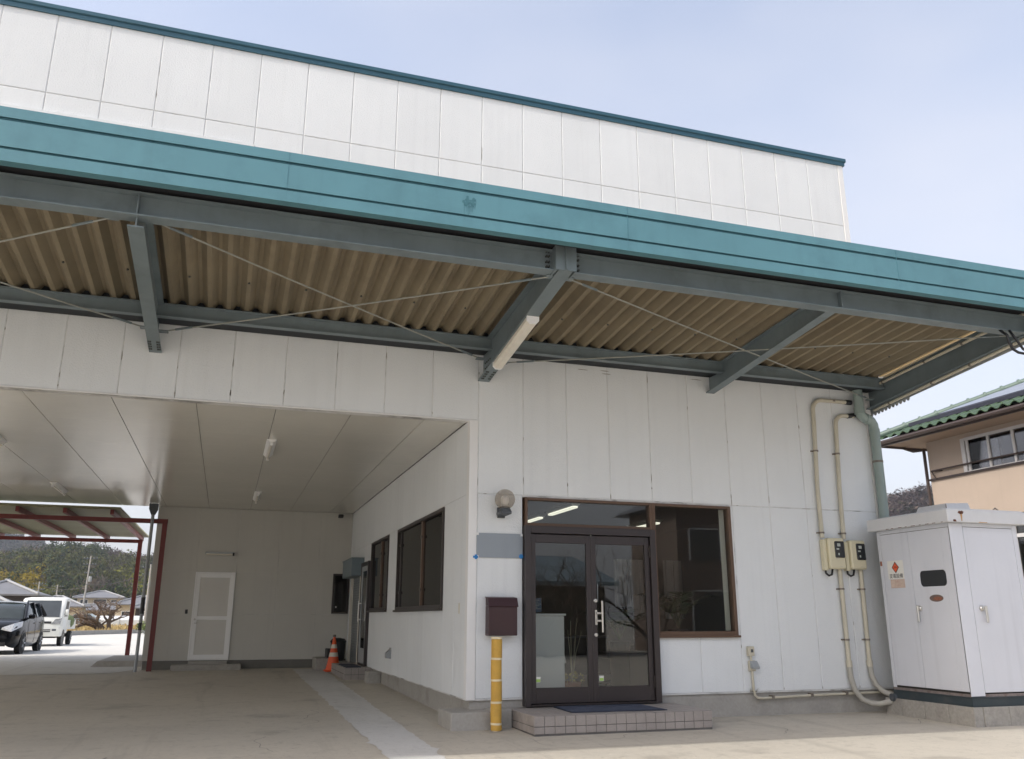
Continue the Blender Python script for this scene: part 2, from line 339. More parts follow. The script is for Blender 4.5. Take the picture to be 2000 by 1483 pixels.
def concrete_ground(name, base, dark, rough=.85, big=.35, crack=True, seam=None):
    m, t, b = new_mat(name); N = t.nodes.new; K = t.links.new
    geo = N('ShaderNodeNewGeometry')
    def noise(scale, detail=8, rough_=.65, vec=None):
        n = N('ShaderNodeTexNoise'); n.inputs['Scale'].default_value = scale; n.inputs['Detail'].default_value = detail; n.inputs['Roughness'].default_value = rough_
        K(vec or geo.outputs['Position'], n.inputs['Vector']); return n.outputs['Fac']
    def rng(s, a, b_, c, d):
        r = N('ShaderNodeMapRange'); r.inputs['From Min'].default_value = a; r.inputs['From Max'].default_value = b_; r.inputs['To Min'].default_value = c; r.inputs['To Max'].default_value = d
        K(s, r.inputs['Value']); return r.outputs['Result']
    def mix(f, a, bcol, typ='MIX'):
        q = N('ShaderNodeMixRGB'); q.blend_type = typ
        if isinstance(f, float): q.inputs['Fac'].default_value = f
        else: K(f, q.inputs['Fac'])
        for s_, v in (('Color1', a), ('Color2', bcol)):
            if isinstance(v, tuple): q.inputs[s_].default_value = (*v, 1)
            else: K(v, q.inputs[s_])
        return q.outputs['Color']
    mp1 = N('ShaderNodeMapping'); mp1.inputs['Scale'].default_value = (.35, 1.3, 1); mp1.inputs['Rotation'].default_value = (0, 0, .12); K(geo.outputs['Position'], mp1.inputs['Vector'])
    c = mix(rng(noise(.55, 6), .38, .66, 0, big), base, dark)
    c = mix(rng(noise(1.6, 9, .72, mp1.outputs['Vector']), .5, .78, 0, .38), c, dark)
    c = mix(rng(noise(7, 8, .7), .54, .74, 0, .5), c, tuple(x*.7 for x in dark))
    c = mix(rng(noise(1.05, 4, .5), .60, .68, 0, .42), c, tuple(x*.78 for x in dark))
    mp2 = N('ShaderNodeMapping'); mp2.inputs['Scale'].default_value = (2.4, .16, 1); mp2.inputs['Rotation'].default_value = (0, 0, -.35); K(geo.outputs['Position'], mp2.inputs['Vector'])
    c = mix(rng(noise(1.3, 5, .6, mp2.outputs['Vector']), .58, .70, 0, .30), c, tuple(x*.75 for x in dark))
    c = mix(rng(noise(24, 4, .6), .62, .70, 0, .5), c, tuple(x*.6 for x in dark))
    c = mix(rng(noise(15, 4, .6), .64, .72, 0, .4), c, tuple(min(1, x*1.3) for x in base))
    c = mix(rng(noise(3.1, 8, .7), .60, .8, 0, .3), c, tuple(min(1, x*1.25) for x in base))
    c = mix(rng(noise(110, 3), .35, .7, 0, .22), c, tuple(x*.6 for x in base))
    vo = N('ShaderNodeTexVoronoi'); vo.feature = 'DISTANCE_TO_EDGE'; vo.inputs['Scale'].default_value = .28
    wob = N('ShaderNodeMixRGB'); wob.blend_type = 'ADD'; wob.inputs['Fac'].default_value = .35
    n9 = N('ShaderNodeTexNoise'); n9.inputs['Scale'].default_value = 2.5; n9.inputs['Detail'].default_value = 6; K(geo.outputs['Position'], n9.inputs['Vector'])
    K(geo.outputs['Position'], wob.inputs['Color1']); K(n9.outputs['Color'], wob.inputs['Color2']); K(wob.outputs['Color'], vo.inputs['Vector'])
    if crack: c = mix(rng(vo.outputs['Distance'], .0, .0035, .55, 0), c, tuple(x*.35 for x in dark))
    K(c, b.inputs['Base Color']); b.inputs['Roughness'].default_value = rough; b.inputs['Specular IOR Level'].default_value = .35
    bp = N('ShaderNodeBump'); bp.inputs['Strength'].default_value = .25; bp.inputs['Distance'].default_value = .01
    K(noise(60, 5, .7), bp.inputs['Height']); K(bp.outputs['Normal'], b.inputs['Normal'])
    return m
M_GROUND = concrete_ground('yard_concrete', (.545, .505, .43), (.345, .318, .272), crack=False, big=.25)
M_LOT = concrete_ground('lot_concrete', (.62, .61, .57), (.50, .49, .45), crack=False)
M_STRIP = concrete_ground('patch_concrete', (.64, .635, .615), (.50, .495, .475), crack=False, big=.5)
# ------------------------------------------------------------------ ground
g = MB()
ys = [-700, -14, 14, 1500]
for i in range(3):
    a, b_ = ys[i], ys[i+1]
    g.quad((-900, a, gz(0, a)), (1200, a, gz(0, a)), (1200, b_, gz(0, b_)), (-900, b_, gz(0, b_)))
structure('ground', g, M_GROUND)
g = MB()
lot = [(-60, 9.66), (-4.92, 9.62), (-4.72, 10.2), (-4.60, 10.6), (-4.60, 14), (-60, 14)]
g.add([(x, y, gz(x, y)+.006) for x, y in lot], [tuple(range(6))])
g.add([(-60, 14, gz(0, 14)+.006), (-4.60, 14, gz(0, 14)+.006), (-2, 62, gz(0, 62)+.006), (-60, 62, gz(0, 62)+.006)], [(0, 1, 2, 3)])
structure('parking_lot', g, M_LOT)
# ragged concrete strip let into the yard
g = MB(); L_, R_ = [], []
rng = random.Random(3)
yy = 10.0
while yy > -3.2:
    wob = rng.gauss(0, .012) + (rng.uniform(-.05, .03) if rng.random() < .1 else 0)
    L_.append((-1.33 + wob, yy)); R_.append((-.68 - .012*(10-yy) + rng.gauss(0, .012) + (rng.uniform(-.03, .05) if rng.random() < .1 else 0), yy)); yy -= .11
pts = L_ + R_[::-1]
for i in range(len(L_)-1):
    a, b_, c, d = L_[i], R_[i], R_[i+1], L_[i+1]
    g.quad(*[(p[0], p[1], gz(*p)+.005) for p in (a, d, c, b_)])
structure('concrete_strip', g, M_STRIP)
# expansion joint in the yard
g = MB()
for x0, y0, x1, y1, w_ in ((-4.1, -2.6, -3.75, -1.1, .006), (-.4, -1.72, 9, -1.95, .004)):
    g.quad((x0, y0, gz(x0, y0)+.004), (x0+w_*2, y0-w_, gz(x0, y0)+.004), (x1+w_*2, y1-w_, gz(x1, y1)+.004), (x1, y1, gz(x1, y1)+.004))
rc = random.Random(41)
for (x, y, a, n, w_) in ((1.0, -1.35, .25, 14, .003), (4.4, -1.1, -.1, 12, .003), (-1.9, .6, 1.2, 16, .003), (-3.2, 2.6, .5, 14, .003), (.3, -1.05, -1.3, 5, .0025), (3.1, -1.5, .5, 9, .003), (-2.3, -1.2, 2.2, 10, .003)):
    px_, py_ = x, y
    for k in range(n):
        a += rc.gauss(0, .35); qx, qy = px_+.11*math.cos(a), py_+.11*math.sin(a); nx, ny = -math.sin(a)*w_, math.cos(a)*w_; z_ = .0055
        g.quad((px_-nx, py_-ny, gz(px_, py_)+z_), (qx-nx, qy-ny, gz(qx, qy)+z_), (qx+nx, qy+ny, gz(qx, qy)+z_), (px_+nx, py_+ny, gz(px_, py_)+z_)); px_, py_ = qx, qy
structure('pavement_joint', g, M_CONCD)

# ------------------------------------------------------------------ the building
B = thing('warehouse_building', (0, 0, 0), 'white panelled warehouse and office building with teal fascia canopy and drive-through bay', 'building')
ZB, ZS, ZJ = .294, 3.614, 2.69
# core behind the cladding
m = MB(); Y0, Y1 = .0075, .15
m.box(-.10, .585, Y0, Y1, .28, 3.60); m.box(.585, 3.555, Y0, Y1, 2.672, 3.60); m.box(2.376, 3.555, Y0, Y1, .28, .98); m.box(3.555, 6.088, Y0, Y1, .28, 3.60)
m.box(-14, 6.088, Y0, Y1, 3.602, 8.30)
# right side, back and roof of the hall
m.box(5.94, 6.085, Y1, 10.4, .28, 8.28); m.box(-14, 6.08, 10.62, 10.76, 3.70, 8.28); m.box(-14, -13.86, Y1, 10.6, 3.70, 8.28)
m.box(-13.8, 5.93, Y1+.002, 10.61, 8.14, 8.26)
# side wall of the office
X0, X1 = -.1045, .05
def side(y0, y1, z0, z1): m.box(X0, X1, y0, y1, z0, z1)
side(Y1, 1.24, .28, 3.6); side(1.24, 4.54, .28, 1.33); side(1.24, 4.54, 2.662, 3.6); side(4.54, 5.44, .28, 3.6)
side(5.44, 7.36, .28, 1.34); side(5.44, 7.36, 2.66, 3.6); side(7.36, 10.52, .28, 3.6)
front_core = part('wall', m, M_JOINT, B)
# rear wing with the back wall
m = MB(); m.box(-4.43, 5.93, 10.5355, 10.60, .1, 3.60); m.box(-4.43, -4.3, 10.601, 16, .1, 3.6); m.box(-4.3, 6, 15.9, 16, .1, 3.6); m.box(-4.43, 6, 10.77, 16, 3.602, 3.7)
back_core = part('rear_wall', m, M_JOINT, B)

def panel_mesh(w_, h, axis, dep=.05, c=.007, gap=.0035, mat=M_WALL, name='panel'):
    """a cladding panel, chamfered front edges; axis 'y' faces -y, 'x' faces -x; local origin lower corner of its field"""
    a0, a1, z0, z1 = gap, w_-gap, gap, h-gap
    F = [(a0+c, 0, z0+c), (a1-c, 0, z0+c), (a1-c, 0, z1-c), (a0+c, 0, z1-c), (a0, c, z0), (a1, c, z0), (a1, c, z1), (a0, c, z1), (a0, dep, z0), (a1, dep, z0), (a1, dep, z1), (a0, dep, z1)]
    fs = [(0, 1, 2, 3), (0, 4, 5, 1), (1, 5, 6, 2), (2, 6, 7, 3), (3, 7, 4, 0), (4, 8, 9, 5), (5, 9, 10, 6), (6, 10, 11, 7), (7, 11, 8, 4)]
    mb = MB()
    if axis == 'y': mb.add(F, fs)
    elif axis == 'x': mb.add([(y, a, z) for a, y, z in F], [f[::-1] for f in fs])
    elif axis == 'z': mb.add([(a, z, y) for a, y, z in F], fs)     # faces down
    return mb.mesh(name, mat)
PM = {}
def panel(x, z, w_, h, axis, parent, pos, mat=M_WALL, dep=.05, gap=.0035, c=.007):
    key = (round(w_, 3), round(h, 3), axis, mat.name)
    if key not in PM: PM[key] = panel_mesh(w_, h, axis, dep, c, gap, mat)
    return piece('panel', PM[key], pos, parent)
# front wall: lower rows
panel(0, 0, .588, ZJ-ZB, 'y', front_core, (0, 0, ZB))
panel(0, 0, .62, .978-ZB, 'y', front_core, (2.38, 0, ZB)); panel(0, 0, .6, .978-ZB, 'y', front_core, (3.0, 0, ZB))
panel(0, 0, .043, ZJ-.98, 'y', front_core, (3.557, 0, .98))
for k in range(6, 10): panel(0, 0, .6, ZJ-ZB, 'y', front_core, (.6*k, 0, ZB))
for k in range(0, 10): panel(0, 0, .6, 4.70-ZJ, 'y', front_core, (.6*k, 0, ZJ))
for k in range(-16, 0): panel(0, 0, .6, 4.70-ZS, 'y', front_core, (.6*k, 0, ZS))
for k in range(-16, 10):
    panel(0, 0, .6, 7.222-4.70, 'y', front_core, (.6*k, 0, 4.70)); panel(0, 0, .6, 8.33-7.222, 'y', front_core, (.6*k, 0, 7.222))
# corner trims
m = MB(); m.cbox(-.112, -.004, -.006, .11, ZB-.01, ZS-.004, .004); part('corner_trim', m, M_TRIM, B)
m = MB(); m.cbox(6.004, 6.10, -.004, .11, ZB-.01, 8.32, .004); part('corner_trim', m, M_TRIM, B)
m = MB(); m.cbox(-8.4, -.004, -.007, .02, ZS-.016, ZS-.001, .003); part('soffit_edge_trim', m, M_TRIM, B)
# white flashing strips just above the canopy
m = MB(); m.box(-8.4, -3.0, -.022, -.001, 6.80, 6.975); part('flashing', m, M_WALL, B)
m = MB(); m.box(1.2, 4.77, -.018, -.001, 6.78, 6.925); part('flashing', m, M_WALL, B)
# grime that has crept out of the panel joints
m = MB(); rs = random.Random(17)
def grime(x, z, w_, h):
    n = 9; m.add([(x+w_*math.cos(6.2832*k/n)*rs.uniform(.5, 1.2), -.0008, z+h*math.sin(6.2832*k/n)*rs.uniform(.6, 1.15)) for k in range(n)], [tuple(range(n))])
for k in range(-9, 10):
    for q in range(rs.randint(1, 3)):
        z = rs.uniform(ZS+.03 if k < 0 else 2.72, 4.4)
        if rs.random() < .35: z = (ZS+.03 if k < 0 else 2.72)+rs.uniform(0, .15)
        grime(.6*k, z, rs.uniform(.004, .009), rs.uniform(.012, .07))
for k in range(6, 10):
    for q in range(2): grime(.6*k, rs.choice((ZB+.03, rs.uniform(.4, 2.5))), rs.uniform(.003, .006), rs.uniform(.01, .04))
for k in range(-9, 10):
    if rs.random() < .2: grime(.6*k, rs.uniform(6.9, 8.2), rs.uniform(.003, .006), rs.uniform(.03, .16))
for q in range(7): grime(rs.uniform(.05, 5.9), 2.69, rs.uniform(.02, .09), .004)
for q in range(4): grime(rs.uniform(1, 5.6), 4.40+rs.uniform(-.02, .03), rs.uniform(.03, .12), .006)
part('joint_grime', m, M_STAIN, B)['kind'] = 'stuff'
# side wall panels (facing -x)
SX = -.110
def sp(y0, y1, z0, z1): panel(0, 0, y1-y0, z1-z0, 'x', front_core, (SX, y0, z0), gap=.002, c=.004)
ZW0, ZW1 = 1.326, 2.664
edges = [.115, .64, 1.236]
for a, b_ in zip(edges, edges[1:]): sp(a, b_, ZB, 2.68)
ye = 1.236
for a, b_ in ((1.236, 1.84), (1.84, 2.44), (2.44, 3.04), (3.04, 3.64), (3.64, 4.24), (4.24, 4.544)): sp(a, b_, ZB, ZW0)
for a, b_ in ((4.544, 4.84), (4.84, 5.436)): sp(a, b_, ZB, 2.68)
for a, b_ in ((5.436, 6.04), (6.04, 6.64), (6.64, 7.36)): sp(a, b_, ZB, ZW0)
for a, b_ in ((7.36, 8.44), (8.44, 9.04), (9.04, 9.64), (9.64, 10.53)): sp(a, b_, ZB, 2.68)
yy = .115
while yy < 10.5:
    e = min(yy+.6 if yy > .2 else .64, 10.53); sp(yy, e, 2.68, ZS-.002); yy = e
# back wall panels (facing -y), horizontal boards
def bp_(x0, x1, z0, z1): panel(0, 0, x1-x0, z1-z0, 'y', back_core, (x0, 10.53, z0), M_BACKW, gap=.002, c=.003)
cols = [(-4.44, -3.52), (-2.67, -1.76), (-1.76, -.85), (-.85, -.112)]
for x0, x1 in cols:
    for z0, z1 in ((.31, 1.283), (1.283, 2.192)): bp_(x0, x1, z0, z1)
for x0, x1 in ((-4.44, -3.52), (-3.52, -2.67), (-2.67, -1.76), (-1.76, -.85), (-.85, -.112)): bp_(x0, x1, 2.192, ZS-.002)
m = MB(); m.box(-4.42, -.11, 10.533, 10.7, -.1, .309); part('rear_plinth', m, M_CONCD, B)
# plinth
m = MB(); m.box(-.06, 6.06, .035, .2, -.3, ZB-.001); m.box(-.058, .09, .2, 10.53, -.3, ZB-.001); m.box(5.9, 6.05, .2, 10.4, -.3, ZB-.002)
part('plinth', m, M_CONC, B)
# soffit of the drive-through bay
m = MB(); m.box(-13.9, -.115, .155, 10.60, ZS+.012, ZS+.085)
sof = part('soffit', m, M_SOFJ, B)
xs_ = [-.115, -.66, -1.574, -2.468, -3.371, -4.28, -5.19, -6.10, -7.01, -7.92, -8.83, -9.74, -10.65]
yj = [.022, 2.70, 5.40, 8.10, 10.60]
for i in range(len(xs_)-1):
    for j in range(4):
        sh = (0, .9, 1.8)[i % 3]
        a = yj[j] + (sh if 0 < j else 0); b_ = yj[j+1] + (sh if j+1 < 4 else 0)
        a, b_ = min(a, 10.59), min(b_, 10.6)
        if b_-a < .05: continue
        for q in range(3):
            s0 = a+(b_-a)*q/3; s1 = a+(b_-a)*(q+1)/3
            w_, h = xs_[i]-xs_[i+1], s1-s0
            key = ('sof', round(w_, 3), round(h, 3))
            if key not in PM:
                mb = MB(); g0, g1, c = .0035, .0008, .002
                V = [(g0, g1, c), (w_-g0, g1, c), (w_-g0, h-g1, c), (g0, h-g1, c), (g0+c, g1+c*.6, 0), (w_-g0-c, g1+c*.6, 0), (w_-g0-c, h-g1-c*.6, 0), (g0+c, h-g1-c*.6, 0), (g0, g1, .02), (w_-g0, g1, .02), (w_-g0, h-g1, .02), (g0, h-g1, .02)]
                mb.add(V, [(7, 6, 5, 4), (4, 5, 1, 0), (5, 6, 2, 1), (6, 7, 3, 2), (7, 4, 0, 3), (0, 1, 9, 8), (1, 2, 10, 9), (2, 3, 11, 10), (3, 0, 8, 11)])
                PM[key] = mb.mesh('soffit_panel', M_SOFFIT)
            piece('soffit_panel', PM[key], (xs_[i+1], s0, ZS), sof)
# roof coping
m = MB(); m.cbox(-14, 6.16, -.040, .22, 8.36, 8.43, .012); m.box(-14, 6.13, -.022, .2, 8.30, 8.362); m.cbox(6.0, 6.16, .22, 10.8, 8.36, 8.43, .012)
part('coping', m, M_TEAL2, B)

# ---- canopy
def hz(y): return 4.60 + .08*(-.35-y)          # underside of the folded roof sheets
# front beam (H section)
def hbeam_x(mb, x0, x1, y, z0, z1, fw_, tf=.013, tw=.01):
    mb.box(x0, x1, y-fw_/2, y+fw_/2, z0, z0+tf); mb.box(x0, x1, y-fw_/2, y+fw_/2, z1-tf, z1); mb.box(x0, x1, y-tw/2, y+tw/2, z0+tf, z1-tf)
m = MB(); hbeam_x(m, -14, -.05, -2.775, 4.505, 4.725, .15); hbeam_x(m, .17, 6.12, -2.775, 4.505, 4.725, .15)
fb = part('front_beam', m, M_STEEL, B)
for x in (-3.855, 3.37): m = MB(); m.box(x-.006, x+.006, -2.845, -2.781, 4.519, 4.712); part('stiffener', m, M_STEEL, fb)
# splice where the main bracket meets the front beam
m = MB(); m.box(-.05, .17, -2.9, -2.885, 4.50, 4.79); m.box(-.05, -.035, -2.885, -2.7, 4.49, 4.79); m.box(.155, .17, -2.885, -2.7, 4.49, 4.79); m.box(.05, .065, -2.93, -2.9, 4.5, 4.78)
spl = part('splice_plate', m, M_STEEL, fb)
m = MB()
for x in (-.11, -.085, .205, .23):
    for z in (4.56, 4.61, 4.67, 4.72): m.tube([(x, -2.81, z), (x, -2.775, z)], .011, 6)
part('bolts', m, M_BOLT, fb)['kind'] = 'stuff'
# inner beam along the wall
m = MB(); hbeam_x(m, -14, 6.05, -.37, 4.44, 4.595, .09, .012, .008); part('inner_beam', m, M_STEEL, B)
m = MB(); m.box(-14, 6.05, -.30, -.03, 4.47, 4.485); m.box(-14, 6.05, -.30, -.285, 4.485, 4.72); m.box(-14, 6.05, -.045, -.03, 4.485, 4.80)
part('gutter', m, M_GUTTER, B)
# brackets
def bracket(xc, zb0, zb1, fw_, yf, bolts, taper=True):
    mb = MB(); y0, y1 = -.005, yf; tf = .014
    def slab(xa, xb, f0, f1):
        mb.add([(xa, y0, f0[0]), (xb, y0, f0[0]), (xb, y1, f1[0]), (xa, y1, f1[0]), (xa, y0, f0[1]), (xb, y0, f0[1]), (xb, y1, f1[1]), (xa, y1, f1[1])],
               [(0, 1, 2, 3), (7, 6, 5, 4), (4, 5, 1, 0), (5, 6, 2, 1), (6, 7, 3, 2), (7, 4, 0, 3)])
    t0, t1 = hz(-.0)-.012, hz(yf)-.012
    slab(xc-fw_/2, xc+fw_/2, (zb0, zb0+tf), (zb1, zb1+tf)); slab(xc-fw_/2, xc+fw_/2, (t0-tf, t0), (t1-tf, t1)); slab(xc-.005, xc+.005, (zb0+tf, t0-tf), (zb1+tf, t1-tf))
    br = part('bracket', mb, M_STEEL, B)
    if bolts:
        mb = MB()
        for i in range(4):
            for sx in (-1, 1):
                for dx in (.035, .055):
                    y = -.12 - .07*i; z = zb0 + (zb1-zb0)*(y/yf)
                    mb.tube([(xc+sx*dx, y, z+.002), (xc+sx*dx, y, z-.014)], .010, 6)
        for i in range(4):
            for j in range(3):
                y = -.12-.07*i; z = zb0+.07+.07*j
                mb.tube([(xc-.02, y, z), (xc+.02, y, z)], .010, 6)
        part('bolts', mb, M_BOLT, br)['kind'] = 'stuff'
    return br
bracket(-3.855, 4.125, 4.415, .135, -2.80, True)
bracket(.06, 4.125, 4.500, .15, -2.88, True)
bracket(3.37, 4.245, 4.545, .125, -2.72, False)
bracket(-7.7, 4.125, 4.50, .15, -2.85, False)
# knee plates near the beam
for pr, xa, xb in (([(-2.70, 4.70), (-2.70, 4.60), (-2.45, 4.73), (-2.45, 4.76)], -.25, -.02), ([(-2.70, 4.74), (-2.70, 4.62), (-2.4, 4.72), (-2.4, 4.75)], 5.62, 5.98)): m = MB(); m.prism(pr, 'x', xa, xb); part('gusset_plate', m, M_STEEL, B)
# right end channel
m = MB()
def chan(xa, xb, dz0, dz1):
    ya, yb = .06, -2.92
    za, zb = 4.21, 4.50
    m.add([(xa, ya, za+dz0), (xb, ya, za+dz0), (xb, yb, zb+dz0), (xa, yb, zb+dz0), (xa, ya, za+dz1), (xb, ya, za+dz1), (xb, yb, zb+dz1), (xa, yb, zb+dz1)],
          [(0, 1, 2, 3), (7, 6, 5, 4), (4, 5, 1, 0), (5, 6, 2, 1), (6, 7, 3, 2), (7, 4, 0, 3)])
chan(6.10, 6.11, 0, .33); chan(6.02, 6.10, .0, .012); chan(6.02, 6.10, .318, .33)
part('end_channel', m, M_STEEL, B)
m = MB(); chan_z = lambda y: 4.21+.29*(.06-y)/2.98
ya, yb = .25, -3.05
m.add([(6.135, ya, chan_z(ya)-.055), (6.145, ya, chan_z(ya)-.055), (6.145, yb, chan_z(yb)-.055), (6.135, yb, chan_z(yb)-.055), (6.135, ya, chan_z(ya)+.52), (6.145, ya, chan_z(ya)+.52), (6.145, yb, chan_z(yb)+.52), (6.135, yb, chan_z(yb)+.52)], [(0, 1, 2, 3), (7, 6, 5, 4), (4, 5, 1, 0), (5, 6, 2, 1), (6, 7, 3, 2), (7, 4, 0, 3)])
part('verge_flashing', m, M_LTGREY, B)
m = MB(); k = 0
yy = .22
while yy > -.75:
    z = chan_z(yy)-.055; m.prism([(yy, z), (yy-.02, z-.030), (yy-.045, z-.030), (yy-.065, z), (yy-.065, z+.02), (yy, z+.02)], 'x', 6.147, 6.157); yy -= .075
part('flashing_corrugation', m, M_LTGREY, B)['kind'] = 'stuff'
# folded roof sheets, three ribs each
def sheet_mesh():
    p = .2; prof = []
    for k in range(3):
        x = k*p
        prof += [(x, .085), (x+.018, .085), (x+.078, 0), (x+.122, 0), (x+.182, .085)]
    prof += [(.6, .085), (.628, .085)]
    mb = MB(); ya, yb = .10, -3.08; n = len(prof); t = .004
    V = []
    for (x, z) in prof:
        V += [(x, ya, hz(ya)-hz(0)+z), (x, yb, hz(yb)-hz(0)+z), (x, ya, hz(ya)-hz(0)+z+t), (x, yb, hz(yb)-hz(0)+z+t)]
    F = []
    for i in range(n-1):
        a, b_ = 4*i, 4*(i+1)
        F += [(a, a+1, b_+1, b_), (a+2, b_+2, b_+3, a+3), (a, b_, b_+2, a+2), (a+1, a+3, b_+3, b_+1)]
    mb.add(V, F); return mb.mesh('roof_sheet', M_ROOFLINER)
sm = sheet_mesh()
nail = MB(); nail.lathe((.1, -1.15, hz(-1.15)-hz(0)-.012), [(.002, -.008), (.011, -.004), (.013, .004), (.006, .014)], 8)
nm = nail.mesh('sheet_bolt', M_BOLT)
x = -8.4; i = 0
while x < 5.5:
    o = piece('roof_sheet', sm, (x, 0, hz(0)+.0015*(i % 2)), B)
    q = bpy.data.objects.new('sheet_bolt', nm); COL.objects.link(q); q.parent = o
    x += .6; i += 1
# last strip of roofing is translucent and glows in the sun
def translucent(name, col):
    m = bpy.data.materials.new(name); m.use_nodes = True; t = m.node_tree; t.nodes.clear(); N = t.nodes.new
    o = N('ShaderNodeOutputMaterial'); a = N('ShaderNodeBsdfTranslucent'); a.inputs['Color'].default_value = (*col, 1); b_ = N('ShaderNodeBsdfDiffuse'); b_.inputs['Color'].default_value = (*col, 1)
    mx = N('ShaderNodeMixShader'); mx.inputs[0].default_value = .4; t.links.new(a.outputs[0], mx.inputs[1]); t.links.new(b_.outputs[0], mx.inputs[2]); t.links.new(mx.outputs[0], o.inputs[0]); return m
m = MB()
for xa, xb, ya, yb in ((6.03, 6.13, -.3, -2.95),):
    V = []
    for x, dz in ((xa, .082), (xa+.03, .05), (xa+.06, .05), (xb, .082)): V += [(x, ya, hz(ya)+dz), (x, yb, hz(yb)+dz)]
    m.add(V, [(2*i, 2*i+1, 2*i+3, 2*i+2) for i in range(3)])
part('translucent_sheet', m, translucent('amber_translucent_sheet', (.50, .37, .20)), B)
# fascia: three pressed bands with grooves
FY = -3.15
m = MB(); m.box(-14, 6.9, FY+.03, FY+.05, 4.70, 5.14)
m.prism([(FY, 4.808), (FY+.03, 4.820), (FY+.03, 5.025), (FY, 5.037)], 'x', -14, 6.9)
m.prism([(FY-.002, 4.68), (FY+.12, 4.695), (FY+.12, 4.70), (FY+.03, 4.70), (FY+.03, 4.770), (FY-.002, 4.784)], 'x', -14, 6.9)
m.prism([(FY, 5.066), (FY+.03, 5.076), (FY+.16, 5.150), (FY+.16, 5.158), (FY, 5.158)], 'x', -14, 6.9)
fa = part('fascia', m, M_TEAL, B)
for za, zb_ in ((4.772, 4.819), (5.026, 5.077)): m = MB(); m.box(-14, 6.9, FY+.018, FY+.0295, za, zb_); part('groove', m, M_TEALD, fa)
for x in (-2.65, .62, 3.9): m = MB(); m.box(x-.0010, x+.0010, FY-.0025, FY+.02, 4.69, 5.157); part('seam', m, M_TEAL3, fa)
# spilt paint stain on the fascia
m = MB(); rs = random.Random(5)
for k in range(26):
    cx, cz = -1.0+rs.gauss(0, .035), 4.935+rs.gauss(0, .022); rr = rs.uniform(.006, .022)
    n = 7; m.add([(cx+rr*math.cos(6.283*i/n)*rs.uniform(.7, 1.2), FY-.0012-.0001*k, cz+rr*math.sin(6.283*i/n)*rs.uniform(.7, 1.2)) for i in range(n)], [tuple(range(n))])
for k in range(9):
    cx = -1.055+.013*k; ln = rs.uniform(.04, .15); m.quad((cx, FY-.0012, 4.93-ln), (cx+.003, FY-.0012, 4.93-ln), (cx+.004, FY-.0012, 4.93), (cx-.001, FY-.0012, 4.93))
part('paint_stain', m, paint('teal_stain', (.05, .16, .19), .5, var=.1), fa)
m = MB(); m.box(-14, 6.2, -3.0, -2.73, 4.752, 4.765); m.box(-14, 6.2, -3.02, -3.0, 4.702, 4.83); part('eave_board', m, M_BLACK, B)
# unseen cover added over the roof sheets to keep the daylight out
m = MB(); m.add([(-14, .0, hz(0)+.1), (5.98, .0, hz(0)+.1), (5.98, -3.12, hz(-3.12)+.1), (-14, -3.12, hz(-3.12)+.1), (-14, .0, hz(0)+.11), (5.98, .0, hz(0)+.11), (5.98, -3.12, hz(-3.12)+.11), (-14, -3.12, hz(-3.12)+.11)], [(0, 1, 2, 3), (7, 6, 5, 4), (4, 5, 1, 0), (5, 6, 2, 1), (6, 7, 3, 2), (7, 4, 0, 3)])
part('daylight_blocker', m, M_ROOFLINER, B)
# brace rods
zf, zw = 4.52, 4.345
for a, b_ in (((-3.77, -2.7, 4.55), (-.04, -.18, 4.375)), ((-.03, -2.7, 4.50), (-3.78, -.18, 4.335)), ((.16, -2.7, 4.50), (5.99, -.15, 4.335)), ((6.01, -2.7, 4.525), (.28, -.18, 4.35)), ((-4.06, -2.7, 4.52), (-7.6, -.18, 4.34)), ((-7.6, -2.7, 4.52), (-3.98, -.18, 4.36))):
    va, vb = Vector(a), Vector(b_); md = (va+vb)/2 + Vector((0, 0, -.012))
    m = MB(); m.tube([va, (va*.5+md*.5)+Vector((0, 0, -.004)), md, (vb*.5+md*.5)+Vector((0, 0, -.004)), vb], .0085, 7); rod = part('brace_rod', m, M_ROD, B)
    d = (vb-va).normalized()
    for p, q in ((va+d*.20, va+d*.42), (vb-d*.38, vb-d*.16)): m = MB(); m.tube([p, q], .013, 7); part('turnbuckle', m, M_STEEL, rod)
    for p in (va, vb): m = MB(); m.box(p.x-.05, p.x+.05, p.y-.04, p.y+.05, p.z-.006, p.z+.006); part('end_plate', m, M_STEEL, rod)

# ---- entrance: storm door frame, two leaves, transom and shop window
def ring(mb, x0, x1, z0, z1, y0, y1, w_, wb=None, wt=None, c=.004):
    """rectangular frame in the xz plane"""
    wb = w_ if wb is None else wb; wt = w_ if wt is None else wt
    mb.cbox(x0, x0+w_, y0, y1, z0, z1, c); mb.cbox(x1-w_, x1, y0, y1, z0, z1, c)
    mb.cbox(x0+w_, x1-w_, y0+.001, y1-.001, z1-wt, z1-.0005, c); mb.cbox(x0+w_, x1-w_, y0+.001, y1-.001, z0+.0005, z0+wb, c)
m = MB(); ring(m, .592, 2.372, .205, 2.31, -.095, .10, .075, .02, .09)
ent = part('entrance_door', m, M_BRONZE, B)
for x0, x1 in ((.675, 1.474), (1.480, 2.290)):
    lf = MB(); ring(lf, x0, x1, .232, 2.212, -.055, -.015, .062 if x0 < 1 else .062, .175, .105, .003)
    leaf = part('door_leaf', lf, M_BRONZE, ent)
    pn = MB(); pn.box(x0+.058, x1-.058, -.037, -.031, .40, 2.11); part('pane', pn, M_GLASS, ent)
m = MB(); m.cbox(1.470, 1.484, -.062, -.010, .235, 2.21, .003); part('meeting_stile', m, M_BRONZE, ent)
m = MB(); m.cbox(1.580, 1.603, -.118, -.098, 1.035, 1.415, .004)
for z in (1.175, 1.265): m.cbox(1.522, 1.592, -.105, -.085, z-.012, z+.012, .003)
